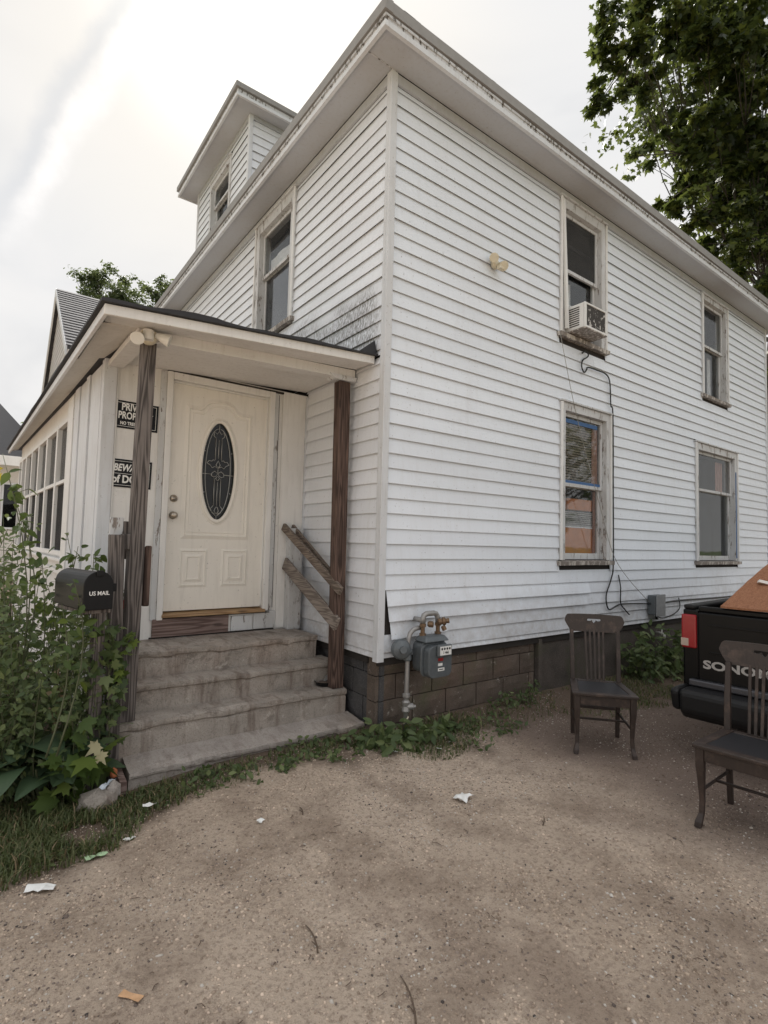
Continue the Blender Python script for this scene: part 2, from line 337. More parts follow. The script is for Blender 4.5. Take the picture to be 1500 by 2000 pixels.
M_SHING = shingle('grey_asphalt_shingle', (.075, .075, .08), (.13, .125, .125))
M_ROLL = plain('grey_roof_edge', (.30, .295, .29), .8, 0, .2, 12)
M_BLKROOF = plain('black_roll_roofing', (.03, .03, .034), .75, 0, .4, 25, .5)
def leafm(name, a, b, c, trans=.35, rough=.45):
    def f(k):
        col = k.ramp(k.isl(), [(0, a), (.55, b), (1, c)]); p = k.node('ShaderNodeBsdfPrincipled'); k.put(p, 'Base Color', col); k.put(p, 'Roughness', rough); k.put(p, 'Specular IOR Level', .35)
        t = k.node('ShaderNodeBsdfTranslucent'); k.put(t, 0, k.mix(.5, col, (.15, .18, .04))); m = k.node('ShaderNodeMixShader'); k.put(m, 0, trans); k.l.new(p.outputs[0], m.inputs[1]); k.l.new(t.outputs[0], m.inputs[2]); return m.outputs[0]
    return mat(name, f)
M_MAPLE = leafm('maple_leaf', (.020, .033, .011), (.040, .060, .015), (.13, .15, .03), .34)
M_SHRUB = leafm('shrub_leaf', (.07, .11, .045), (.13, .18, .075), (.23, .28, .12), .42)
M_VINE = leafm('bright_vine_leaf', (.08, .13, .03), (.13, .19, .045), (.2, .26, .06), .35)
M_HOSTA = leafm('hosta_leaf', (.05, .085, .05), (.07, .115, .062), (.10, .15, .078), .25)
M_SEED = leafm('seedling_leaf', (.055, .095, .025), (.09, .14, .032), (.14, .19, .04), .35)
M_YELL = leafm('yellow_leaf', (.55, .42, .03), (.6, .46, .04), (.62, .5, .05), .35)
M_PALE = leafm('pale_leaf', (.42, .40, .22), (.5, .46, .28), (.55, .5, .3), .3)
M_FAR = leafm('far_tree_leaf', (.06, .085, .04), (.09, .12, .055), (.13, .155, .075), .35)
M_GRASS = leafm('grass_blade', (.065, .09, .034), (.105, .135, .05), (.19, .19, .09), .3)
M_DRYG = leafm('dry_grass', (.22, .16, .09), (.28, .20, .12), (.33, .25, .15), .2)
M_BARK = plain('bark', (.075, .062, .05), .95, 0, .5, 14, .8, .3, .02)
M_STEM = plain('green_stem', (.09, .10, .05), .7)
# ------------------------------------------------------------------ ground
def sst(x, a, b): t = min(max((x-a)/(b-a), 0), 1); return t*t*(3-2*t)
def gz(x, y):
    z = -.10 - .07*sst(-x, 1.2, 2.2)*sst(y, -1.5, .3)
    z += .035*sst(x, -.2, .4)*sst(y, -.6, -.05) * (1-sst(x, 3, 5))
    z += .022*noise.noise((x*.55, y*.55, 1.3)) + .008*noise.noise((x*2.3, y*2.3, 4.1)) + .004*noise.noise((x*7, y*7, 2.1))
    return z
# edge of the grass (world x,y), grass lies on the house side
GE = [(-3.6, -.70), (-2.9, -.72), (-2.476, -.66), (-2.285, -.62), (-2.05, -.46), (-1.75, -.33), (-1.47, -.25), (-.87, -.10), (-.36, -.20), (.05, -.55), (.40, -.62), (.78, -.62), (1.2, -.45), (1.7, -.62), (2.3, -.86), (3.0, -1.0), (4.5, -1.05), (9, -1.1)]
def gedge(x):
    for (a, b), (c, d_) in zip(GE, GE[1:]):
        if a <= x <= c: return b+(d_-b)*(x-a)/(c-a)
    return -.7 if x < 0 else -1.1
def dirt_tone(k, P):
    n1 = k.noise(P, .55, 5, .6); n2 = k.noise(P, 2.6, 6, .65); n5 = k.noise(P, 1.2, 4, .6, .4)
    c = k.mix(k.ramp(n1, [(.38, 0), (.62, 1)]), (.49, .39, .305), (.62, .505, .405)); c = k.mix(k.math('MULTIPLY', k.ramp(n2, [(.47, 0), (.64, 1)]), .7), c, (.30, .23, .175)); c = k.mix(k.math('MULTIPLY', k.ramp(n5, [(.53, 0), (.66, 1)]), .6), c, (.28, .21, .16))
    x = k.sep(P); gr = k.math('MULTIPLY', k.smooth(k.math('ADD', x[0], k.math('MULTIPLY', k.noise(P, 1.1, 5), 1.8)), .9, 2.3), .9); return k.mix(gr, c, (.18, .135, .113))  # darker brown gravel to the right, with tree shade painted into its colour
def dirtm(k):
    P = k.coord(); n2 = k.noise(P, 5, 6, .62); n3 = k.noise(P, 45, 5, .7); n4 = k.noise(P, 170, 3, .7); c = dirt_tone(k, P)
    c = k.mix(k.math('MULTIPLY', k.ramp(n3, [(.48, 0), (.64, 1)]), .55), c, (.19, .14, .11)); c = k.mix(k.math('MULTIPLY', k.ramp(n4, [(.58, 0), (.68, 1)]), .4), c, (.52, .45, .38)); c = k.mix(k.math('MULTIPLY', k.ramp(n4, [(.3, 1), (.4, 0)]), .6), c, (.11, .08, .065))
    at = k.node('ShaderNodeAttribute', attribute_name='soil').outputs['Fac']; c = k.mix(at, c, k.mix(n3, (.11, .08, .06), (.20, .15, .115)))
    far = k.smooth(k.vmath('LENGTH', P, out=1), 14, 30); c = k.mix(far, c, k.mix(n2, (.05, .075, .025), (.10, .12, .045)))
    h = k.math('ADD', k.math('MULTIPLY', n3, .7), k.math('ADD', k.math('MULTIPLY', n4, .25), k.math('MULTIPLY', n2, .8)))
    return {'Base Color': c, 'Roughness': .97, 'Specular IOR Level': .2, 'Normal': k.bump(h, 1.0, .022)}
M_DIRT = mat('sandy_dirt', dirtm)
def axis(lo, hi, step, far, growth=1.22):
    a = list(np.arange(lo, hi+1e-6, step)); st = step
    while a[-1] < far: st *= growth; a.append(a[-1]+st)
    st = step; b = []; x = lo
    while x > -far: st *= growth; x -= st; b.append(x)
    return b[::-1]+a
gx, gy = axis(-4.2, 4.0, .055, 900), axis(-3.6, 1.6, .055, 900)
mb = MB(); nx, ny = len(gx), len(gy)
mb.v = [(x, y, gz(x, y) if abs(x) < 30 and abs(y) < 30 else -.1) for y in gy for x in gx]
mb.f = [(j*nx+i, j*nx+i+1, (j+1)*nx+i+1, (j+1)*nx+i) for j in range(ny-1) for i in range(nx-1)]; mb.m = [0]*len(mb.f)
gr = mb.build('ground', M_DIRT, recalc=False, smooth=True, kind='structure')
a = gr.data.attributes.new('soil', 'FLOAT', 'POINT')
a.data.foreach_set('value', [sst(y-gedge(x)+.35*noise.noise((x*2.2, y*2.2, .5)), -.12, .22) if -6 < x < 12 else 0 for y in gy for x in gx])
# ------------------------------------------------------------------ house shell
house = empty('house', (0, 0, 0), 0, 'two storey white clapboard house with hip roof, dormer and enclosed porch', 'house')
HX, HY, ZB, ZS = 8.62, 7.45, .515, 5.53
FS = Fr((0, 0, 0), (1, 0, 0), (0, -1, 0)); FF = Fr((0, 0, 0), (0, 1, 0), (-1, 0, 0))
WIN_S = {'ac': (2.39, 3.32, 3.82, 5.43), 'lw': (2.415, 3.425, 1.275, 3.08), 'u2': (5.98, 6.92, 3.80, 5.40), 'l2': (5.72, 7.24, 1.265, 3.067)}
WIN_F = {'fu': (1.74, 2.83, 3.90, 5.44), 'fu2': (6.05, 6.9, 3.90, 5.44)}
def sheath(fr, u0, u1, z0, z1, holes, o0, o1, name, m, parent=house):
    mb = MB()
    for r in rects(u0, u1, z0, z1, holes): fr.box(mb, r[0], r[1], r[2], r[3], o0, o1)
    return mb.build(name, m, parent, recalc=False)
def inset(h, d=.05): return (h[0]+d, h[1]-d, h[2]+d, h[3]-d)
sw = sheath(FS, .02, HX, .45, ZS, [inset(h) for h in WIN_S.values()], -.14, -.012, 'side_wall', M_SHEATH)
fw_ = sheath(FF, .145, HY, .45, ZS, [inset(h) for h in WIN_F.values()], -.14, -.012, 'front_wall', M_SHEATH)
mb = MB(); mb.box(.15, HX, HY-.1, HY, .3, ZS); mb.box(HX-.1, HX, .15, HY-.1, .3, ZS); mb.build('rear_wall', M_SIDE, house)
mb = MB(); mb.box(.15, HX-.12, .15, HY-.12, .5, .56); mb.box(.15, HX-.12, .15, HY-.12, 3.22, 3.4); mb.box(.15, HX-.12, .15, HY-.12, 5.46, 5.52); mb.box(4.6, 4.7, .16, HY-.13, .57, 3.2); mb.box(1.8, 4.5, 2.5, 2.6, .57, 3.2); mb.box(1.8, 4.5, 2.5, 2.6, 3.42, 5.45); mb.build('interior_floor', M_DARK, house)
# siding boards, each its own piece
E_ = .127; Z0 = .562
def intervals(u0, u1, zc0, zc1, holes):
    iv = [(u0, u1)]
    for h in holes:
        if h[2] < zc1-.03 and h[3] > zc0+.03:
            iv = [q for a, b in iv for q in ((a, min(b, h[0])), (max(a, h[1]), b)) if q[1]-q[0] > .02]
    return iv
def board(fr, a, b, zb, zt, m, parent, proud=.0145, bot=None, jit=1, mesh_name='siding_board'):
    n = max(2, min(7, int((b-a)/.55)+1)); mb = MB(); sd = random.random()*50
    for i in range(n+1):
        u = a+(b-a)*i/n; w = noise.noise((u*.9, zb*3, sd))*.0045*jit; q = noise.noise((u*.7, sd, zb))*.0035*jit; zz = zb+q + (bot(u) if bot else 0)
        mb.v += [fr.p(u, zt, -.002), fr.p(u, zz+.003, proud+w), fr.p(u, zz, proud-.001+w), fr.p(u, zz+.001, proud-.004+w)]
    for i in range(n):
        for j in range(3): mb.f.append((i*4+j, i*4+j+1, i*4+j+5, i*4+j+4)); mb.m.append(0)
    if True:
        mb.f += [(0, 1, 2, 3), tuple(n*4+t for t in (3, 2, 1, 0))]; mb.m += [0, 0]
    return mb.build('siding_board', m, parent, recalc=False)
def siding(fr, u0, u1, z0, z1, holes, m, parent, zstart=Z0, joints=True, skip=None, step=E_):
    z = zstart-step*math.ceil((zstart-z0)/step); row = 0
    while z < z1-.02:
        zb, zt = max(z, z0), min(z+step+.012, z1); row += 1; z += step
        if zt-zb < .03: continue
        for a, b in intervals(u0, u1, zb, zt, holes):
            cuts = [a]
            if joints and b-a > 3.9:
                c = a+random.uniform(.6, 3.4)
                while c < b-.5: cuts.append(c); c += 3.66
            cuts.append(b)
            for i in range(len(cuts)-1):
                if skip and skip(fr, cuts[i], cuts[i+1], zb, zt, m, parent): continue
                board(fr, cuts[i], cuts[i+1]+(.02 if i < len(cuts)-2 else 0), zb, zt, m, parent, proud=.0145+.003*((i+row) % 2))
def loose(fr, a, b, zb, zt, m, parent):   # the loosened boards by the corner above the gas meter
    if a < .1 and .63 < zb < .95:
        i = round((zb-Z0)/E_); s = {1: .075, 2: .05, 3: .03}.get(i, .0)
        board(fr, a+s, min(b, 3.0), zb, zt, m, parent, proud=.036 if i == 1 else .030, bot=lambda u: (-.03*sst(.9-u, 0, .9) if i == 1 else (-.008*sst(.6-u, 0, .6))))
        if b > 3.0: board(fr, 2.98, b, zb, zt, m, parent)
        return True
    return False
siding(FS, .035, HX-.04, ZB, 5.44, list(WIN_S.values()), M_SIDE, sw, skip=loose)
siding(FF, .03, HY, 3.05, 5.44, list(WIN_F.values()), M_FRONT, fw_)
siding(FF, .03, 1.335, ZB, 3.04, [], M_FRONT, fw_, joints=False)
# trims
def part(name, m, parent, fn, bevel=0, smooth=False, **kw):
    mb = MB(); fn(mb); return mb.build(name, m, parent, bevel=bevel, smooth=smooth, **kw)
part('corner_board', M_TRIM, house, lambda b: (b.box(-.032, .036, -.032, .0, .49, 5.53), b.box(-.032, -.002, .001, .036, .49, 5.53)), .003)
part('corner_board', M_TRIM, house, lambda b: b.box(HX-.04, HX+.024, -.024, .02, .45, 5.53), .003)
part('frieze_board', M_SOFF, house, lambda b: b.box(.037, HX-.05, -.026, .0, 5.44, 5.528), .003)
part('frieze_board', M_SOFF, house, lambda b: b.box(-.026, .0, .037, HY, 5.44, 5.528), .003)
# eaves: soffit, fascia members, roof
OV = .31; EX0, EX1, EY0, EY1 = -OV, HX+OV, -OV, HY+OV
part('soffit', M_SOFF, house, lambda b: b.box(EX0, EX1, EY0, -.028, 5.535, 5.555))
part('soffit', M_SOFF, house, lambda b: b.box(EX0, -.028, -.024, EY1, 5.5352, 5.5552))
part('soffit', M_SOFF, house, lambda b: (b.box(HX+.03, EX1, -.024, EY1, 5.5352, 5.555), b.box(-.02, HX+.025, HY+.01, EY1, 5.5352, 5.555)))
part('soffit_joint_strip', M_FASC, house, lambda b: (b.box(-.29, .01, -.036, -.026, 5.531, 5.5349),))
def wavy(fr, u0, u1, z0, z1, o0, o1, name, m, n=24, amp=.004, parent=house):
    mb = MB(); sd = random.random()*99
    for i in range(n+1):
        u = u0+(u1-u0)*i/n; a, b = amp*noise.noise((u*.8, sd, 0)), amp*noise.noise((u*.8, sd, 7))
        mb.v += [fr.p(u, z0+a, o0), fr.p(u, z0+a, o1+b), fr.p(u, z1+a, o1+b), fr.p(u, z1+a, o0)]
    for i in range(n):
        for j in range(4): q = i*4; mb.f.append((q+j, q+(j+1) % 4, q+4+(j+1) % 4, q+4+j)); mb.m.append(0)
    mb.f += [(0, 1, 2, 3), tuple(n*4+t for t in (3, 2, 1, 0))]; mb.m += [0, 0]
    return mb.build(name, m, parent)
for fr, L in ((FS, HX), (FF, HY)):
    sh = 0 if fr is FS else .003
    wavy(fr, -OV-.012, L+OV, 5.515+sh, 5.562, OV-.02, OV+.012, 'fascia_strip', M_TRIM)
    wavy(fr, -OV+.0, L+OV, 5.5625, 5.632+sh, OV-.03, OV-.0, 'fascia', M_FASC)
    wavy(fr, -OV-.006, L+OV, 5.600, 5.622+sh, OV+.001, OV+.012, 'crown_moulding', M_FASC)
    wavy(fr, -OV-.03, L+OV+.03, 5.634, 5.728+sh, OV-.05, OV+.028, 'roof_edge', M_ROLL, amp=.008)
    mb = MB()
    for i in range(40):
        u = random.uniform(-OV, L+OV); w_ = random.uniform(.05, .25); h_ = random.uniform(.003, .014)
        fr.box(mb, u, u+w_, 5.7285, 5.731+h_, OV-.05, OV+.018)
    mb.build('roof_edge_lip', M_ROLL, house, recalc=False, kind='stuff')
ps = .72; hw = (EY1-EY0)/2; rz = 5.70+hw*ps; yc = (EY0+EY1)/2
part('roof', M_SHING, house, lambda b: b.add([(EX0, EY0, 5.70), (EX1, EY0, 5.70), (EX1, EY1, 5.70), (EX0, EY1, 5.70), (EX0+hw, yc, rz), (EX1-hw, yc, rz), (EX0, EY0, 5.66), (EX1, EY0, 5.66), (EX1, EY1, 5.66), (EX0, EY1, 5.66)], [(0, 1, 5, 4), (1, 2, 5), (2, 3, 4, 5), (3, 0, 4), (0, 6, 7, 1), (1, 7, 8, 2), (2, 8, 9, 3), (3, 9, 6, 0), (6, 9, 8, 7)]))
# dormer on the front slope
dz0, dz1, dy0, dy1, dx = 5.95, 7.63, 3.65, 5.98, .15
FD = Fr((dx, 0, 0), (0, 1, 0), (-1, 0, 0)); FDS = Fr((0, dy0, 0), (1, 0, 0), (0, -1, 0))
dw = (4.34, 5.30, 6.55, 7.42)
dm = part('dormer', M_SHEATH, house, lambda b: [FD.box(b, r[0], r[1], r[2], r[3], -.1, -.01) for r in rects(dy0+.012, dy1, dz0, dz1, [inset(dw, .04)])] + [b.box(dx+.11, 3.2, dy0+.01, dy0+.1, dz0, dz1), b.box(dx+.11, 3.2, dy1-.1, dy1-.01, dz0, dz1)])
siding(FD, dy0+.03, dy1-.03, dz0, dz1-.06, [dw], M_FRONT, dm, zstart=5.96, joints=False)
siding(FDS, dx+.03, 2.2, dz0, dz1-.06, [], M_FRONT, dm, zstart=5.96, joints=False)
part('corner_board', M_TRIM, dm, lambda b: (b.box(dx-.024, dx+.036, dy0-.024, dy0, dz0, dz1), b.box(dx-.024, dx-.002, dy0+.001, dy0+.034, dz0, dz1)), .003)
part('corner_board', M_TRIM, dm, lambda b: b.box(dx-.024, dx+.01, dy1-.035, dy1+.02, dz0, dz1), .003)
part('frieze_board', M_SOFF, dm, lambda b: (b.box(dx-.022, dx, dy0+.036, dy1-.036, dz1-.06, dz1-.002), b.box(dx+.037, 2.2, dy0-.022, dy0, dz1-.06, dz1-.002)), .002)
ax0, ay0, ay1, az = dx-.30, dy0-.24, dy1+.27, dz1+.02
part('dormer_soffit', M_SOFF, dm, lambda b: b.box(ax0+.012, 3.2, ay0+.012, ay1-.012, dz1, az))
for t, (za, zb, ex, m_) in enumerate(((az-.035, az+.012, .004, M_TRIM), (az+.013, az+.07, -.008, M_FASC), (az+.071, az+.15, .024, M_ROLL))):
    part(('fascia_strip', 'fascia', 'roof_edge')[t], m_, dm, lambda b: (b.box(ax0-ex, ax0+.03, ay0-ex, ay1+ex, za, zb), b.box(ax0+.031, 3.0, ay0-ex, ay0+.03, za, zb-.002), b.box(ax0+.031, 3.0, ay1-.03, ay1+ex, za, zb-.002)), .004)
ym = (ay0+ay1)/2; rh = .55
part('dormer_roof', M_SHING, dm, lambda b: b.add([(ax0, ay0, az+.145), (4.2, ay0, az+.145), (4.2, ay1, az+.145), (ax0, ay1, az+.145), (ax0+1.3, ym, az+.145+rh), (4.2, ym, az+.145+rh)], [(0, 1, 5, 4), (2, 3, 4, 5), (3, 0, 4), (0, 3, 2, 1)]))
# ------------------------------------------------------------------ windows
def window(fr, h, rail, casing=.085, upper=M_GLASS, lower=M_GLASS, paintm=M_PEEL, raised=0, storm=True, sill=True, parent=house, name='window'):
    u0, u1, z0, z1 = h; c = casing; s = .045
    mb = MB()
    fr.box(mb, u0, u0+c, z0+s, z1, -.13, .026); fr.box(mb, u1-c, u1, z0+s, z1, -.13, .026); fr.box(mb, u0+c, u1-c, z1-c, z1, -.13, .0255)
    w = mb.build(name, paintm, parent, bevel=.003)
    if storm:
        part('storm_channel', M_VINYL, w, lambda b: fr.box(b, u0-.006, u0+.022, z0+s, z1-.003, .027, .045), .002); part('storm_channel', M_VINYL, w, lambda b: fr.box(b, u1-.020, u1+.006, z0+s, z1-.003, .027, .043), .002)
    part('drip_cap', paintm, w, lambda b: fr.box(b, u0-.015, u1+.015, z1+.002, z1+.022, -.0, .05), .003)
    if sill:
        mb = MB(); n = 10
        for i in range(n+1):
            u = u0-.03+(u1-u0+.06)*i/n; j = .006*noise.noise((u*6, z0, 3)); mb.v += [fr.p(u, z0-.005+j, -.1), fr.p(u, z0-.012+j, .058+j), fr.p(u, z0+s-.012+j*.5, .062+j), fr.p(u, z0+s+.002, -.1)]
        for i in range(n):
            for j in range(4): q = i*4; mb.f.append((q+j, q+(j+1) % 4, q+4+(j+1) % 4, q+4+j)); mb.m.append(0)
        mb.f += [(0, 1, 2, 3), tuple(n*4+t for t in (3, 2, 1, 0))]; mb.m += [0, 0]; mb.build('sill', M_SILL, w)
    a, b = u0+c+.004, u1-c-.004; fw = .042
    def sash(zb, zt, o, gm, nm, bot=.05):
        mb = MB(); fr.box(mb, a, a+fw, zb, zt, o-.03, o); fr.box(mb, b-fw, b, zb, zt, o-.03, o); fr.box(mb, a+fw, b-fw, zb, zb+bot, o-.03, o-.001); fr.box(mb, a+fw, b-fw, zt-.04, zt, o-.03, o-.001)
        mb.build(nm, paintm, w, bevel=.003)
        mb = MB(); fr.box(mb, a+fw-.005, b-fw+.005, zb+bot-.006, zt-.035, o-.017, o-.013); mb.build('pane', gm, w, recalc=True)
    sash(rail, z1-c-.004, -.028, upper, 'upper_sash', .04)
    sash(z0+s+.004+raised, rail+.035+raised, -.064, lower, 'lower_sash', .07)
    return w, a, b
def blind(fr, w, a, b, zb, zt, o, m=M_BLIND, pitch=.03):
    mb = MB(); z = zb
    while z < zt: mb.hexa([fr.p(a, z, o-.022), fr.p(b, z, o-.022), fr.p(b, z+.012, o), fr.p(a, z+.012, o), fr.p(a, z+.002, o-.022), fr.p(b, z+.002, o-.022), fr.p(b, z+.014, o), fr.p(a, z+.014, o)]); z += pitch
    fr.box(mb, a, b, zb-.02, zb-.004, o-.02, o); return mb.build('blind', m, w, recalc=False)
def sheet(fr, w, a, b, zb, zt, o, m, name='curtain', folds=9, amp=.02, n=28):
    mb = MB()
    for i in range(n+1):
        u = a+(b-a)*i/n; d_ = amp*math.sin(i/n*folds*2*math.pi)+amp*.5*noise.noise((u*9, zb, 1))
        mb.v += [fr.p(u, zb+.01*math.sin(u*23), o+d_), fr.p(u, zt, o+d_*.6)]
    mb.f = [(2*i, 2*i+2, 2*i+3, 2*i+1) for i in range(n)]; mb.m = [0]*n
    return mb.build(name, m, w, smooth=True, recalc=False)
w, a, b = window(FS, WIN_S['ac'], 4.63, upper=M_SCREEN, raised=.34, casing=.10)
sheet(FS, w, a+.02, b-.28, 4.15, 4.66, -.22, M_CURT, folds=5); part('bent_track', M_VINYL, w, lambda q: q.hexa([FS.p(2.45, 3.90, .045), FS.p(2.49, 3.90, .045), FS.p(2.49, 3.90, .075), FS.p(2.45, 3.90, .075), FS.p(2.405, 5.40, .03), FS.p(2.44, 5.40, .03), FS.p(2.44, 5.40, .05), FS.p(2.405, 5.40, .05)]))
blind(FS, w, a+.03, b-.05, 4.72, 5.3, -.12, M_DARK, .05)
w, a, b = window(FS, WIN_S['lw'], 2.15, casing=.09)
blind(FS, w, a+.01, b-.16, 2.22, 2.9, -.075); part('blue_tape_strip', M_BLUE, w, lambda q: (FS.box(q, a+.03, b-.04, 2.182, 2.222, -.045, -.036), FS.box(q, a+.03, b-.1, 2.88, 2.925, -.045, -.036)))
blind(FS, w, a+.01, b-.05, 1.71, 1.87, -.115, M_CURT, .022); sheet(FS, w, a+.01, b-.06, 1.3, 1.70, -.12, M_ORANGE, 'orange_cloth', 3, .008); part('inner_jamb', M_PINKW, w, lambda q: (FS.box(q, b-.15, b-.045, 2.2, 2.9, -.085, -.07), FS.box(q, b-.075, b-.03, 1.35, 2.14, -.115, -.1)))
part('cardboard_stack', M_ORANGE, w, lambda q: FS.box(q, a+.25, b-.08, 1.90, 2.03, -.2, -.12)); part('white_shade', M_CURT, w, lambda q: q.lathe([(.09, 0), (.11, .05), (.10, .2), (.07, .26)], FS.p(a+.14, 1.84, -.28)), smooth=True)
w, a, b = window(FS, WIN_S['u2'], 4.63, upper=M_GLASS, casing=.07); sheet(FS, w, b-.16, b-.02, 3.9, 4.6, -.2, M_CURT, folds=2)
w, a, b = window(FS, WIN_S['l2'], 2.36, casing=.10); sheet(FS, w, a+.08, b-.45, 1.62, 2.2, -.55, M_CURT, folds=4); sheet(FS, w, b-.34, b-.05, 2.42, 2.9, -.14, M_PINKW, folds=4); sheet(FS, w, a+.05, b-.36, 2.46, 2.93, -.4, M_CURT, 'curtain', 3, .01)
part('dark_stain_strip', M_BLUE, w, lambda q: FS.box(q, 7.15, 7.18, 1.35, 2.75, .027, .032))
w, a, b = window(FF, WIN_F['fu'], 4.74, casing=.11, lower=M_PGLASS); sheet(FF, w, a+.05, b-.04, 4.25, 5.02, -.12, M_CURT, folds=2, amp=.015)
sheet(FF, w, a+.04, b-.03, 3.98, 4.70, -.10, plain('pale_sky_reflection', (.62, .70, .76), .8), 'sky_reflection_sheet', 1, .004)  # pale blue sheet added behind the lower sash in place of reflected sky
window(FF, WIN_F['fu2'], 4.74, casing=.12)
w, a, b = window(FD, dw, 6.98, casing=.07, storm=False, parent=dm, sill=False)
# ------------------------------------------------------------------ foundation
fnd = part('foundation', M_PARGE, house, lambda b: (b.box(.10, HX-.05, .10, .3, -.6, .5), b.box(.10, .3, .301, HY, -.6, .5)))
def rockblock(fr, u0, u1, z0, z1, m, back=-.16, amp=.02):
    n, q = 6, 3; mb = MB(); sd = random.random()*70
    for j in range(q+1):
        for i in range(n+1):
            u, z = u0+(u1-u0)*i/n, z0+(z1-z0)*j/q; e = min(1, 2.2*min(i, n-i)/n+ .0)*min(1, 2.0*min(j, q-j)/q)
            mb.v.append(fr.p(u, z, -.045+e*.022+e*amp*noise.noise((u*7, z*9, sd))))
    for j in range(q):
        for i in range(n): mb.f.append((j*(n+1)+i, j*(n+1)+i+1, (j+1)*(n+1)+i+1, (j+1)*(n+1)+i))
    c = [0, n, (q+1)*(n+1)-1, q*(n+1)]; bk = len(mb.v); mb.v += [fr.p(u0, z0, back), fr.p(u1, z0, back), fr.p(u1, z1, back), fr.p(u0, z1, back)]
    mb.f += [tuple(range(0, n+1))+(bk+1, bk), tuple(range(q*(n+1), q*(n+1)+n+1))+(bk+2, bk+3), tuple(j*(n+1) for j in range(q+1))+(bk+3, bk), tuple(j*(n+1)+n for j in range(q+1))+(bk+2, bk+1)]
    mb.m = [0]*len(mb.f); return mb.build('foundation_block', m, fnd, smooth=False)
courses = [(.366, .512), (.158, .358), (-.05, .150), (-.26, -.058)]
for r, (za, zb) in enumerate(courses):
    u = .012; first = True
    while u < 2.07:
        L = .40 if (not first or r % 2 == 0) else .22; L = min(L*random.uniform(.96, 1.03), 2.08-u); rockblock(FS, u, u+L-.012, za, zb, M_BLOCK); u += L; first = False
    v = .03
    for L in ((.40, .42, .4) if r % 2 else (.24, .40, .42)): rockblock(FF, v, v+L-.012, za, zb, M_BLOCKD, back=-.09); v += L
part('parged_panel', M_PARGE, fnd, lambda b: (b.box(2.10, HX-.02, .03, .098, -.5, .5), b.box(2.095, 2.15, -.0, .029, -.5, .49)), .006)
# ------------------------------------------------------------------ enclosed porch
YD = 1.341; FDW = Fr((0, YD, 0), (1, 0, 0), (0, -1, 0)); SK = .05
FP = Fr((-1.879, YD, 0), (-SK, 1, 0), (-1, -SK, 0))
dh = (-1.402, -.33, .745, 2.93)
pw = part('porch_door_wall', M_PORCH, house, lambda b: [FDW.box(b, r[0], r[1], r[2], r[3], -.1, 0) for r in rects(-1.84, -.002, .45, 2.96, [(dh[0]+.02, dh[1]-.02, .76, dh[3]-.02)])])
part('corner_board', M_TRIM, pw, lambda b: (b.box(-1.90, -1.802, YD-.022, YD-.001, .2, 2.95), b.box(-1.90, -1.88, YD, YD+.09, .2, 2.95)), .003)
part('batten', M_PORCH, pw, lambda b: FDW.box(b, -1.80, -1.785, .59, 2.945, .001, .012), .002)
part('wall_panel', M_PORCH, pw, lambda b: FDW.box(b, -.285, -.03, .60, 2.95, .001, .014), .002)
part('inside_corner_strip', M_TRIM, pw, lambda b: FDW.box(b, -.028, -.004, .60, 2.94, .001, .02), .002)
part('door_casing', M_PEEL, pw, lambda b: (FDW.box(b, -1.452, -1.404, .745, 2.92, .001, .02), FDW.box(b, -.372, -.332, .78, 2.92, .001, .022)), .003)
part('door_casing', M_PORCH, pw, lambda b: (FDW.box(b, -1.402, -1.352, .745, 2.925, -.09, .034), FDW.box(b, -.432, -.376, .775, 2.925, -.09, .034), FDW.box(b, -1.351, -.433, 2.862, 2.925, -.09, .033), FDW.box(b, -1.353, -1.340, .82, 2.85, -.09, -.005), FDW.box(b, -.445, -.4335, .82, 2.85, -.09, -.005), FDW.box(b, -1.351, -.433, 2.842, 2.861, -.09, -.004)), .006)
part('dark_gap_strip', M_SHEATH, pw, lambda b: (FDW.box(b, -1.40, -.28, 2.926, 2.945, .0, .018), FDW.box(b, -.331, -.322, .8, 2.91, .0005, .01), FDW.box(b, -1.403, -1.4, .76, 2.9, .0, .012)))
part('threshold', M_THRESH, pw, lambda b: b.hexa([FDW.p(-1.36, .765, -.08), FDW.p(-.41, .765, -.08), FDW.p(-.41, .765, .05), FDW.p(-1.36, .765, .05), FDW.p(-1.36, .812, -.08), FDW.p(-.41, .812, -.08), FDW.p(-.41, .792, .05), FDW.p(-1.36, .792, .05)]), .004)
part('riser_board', M_OLDW, pw, lambda b: (FDW.box(b, -1.43, -.76, .60, .755, .001, .022),), .003)
part('riser_board', M_PEEL, pw, lambda b: (FDW.box(b, -.735, -.53, .602, .74, .001, .02), FDW.box(b, -.515, -.29, .605, .77, .001, .02)), .004)
part('dark_gap_strip', M_SHEATH, pw, lambda b: (FDW.box(b, -1.45, -.30, .588, .60, .0, .012), FDW.box(b, -1.39, -.36, .756, .764, .0, .03)))
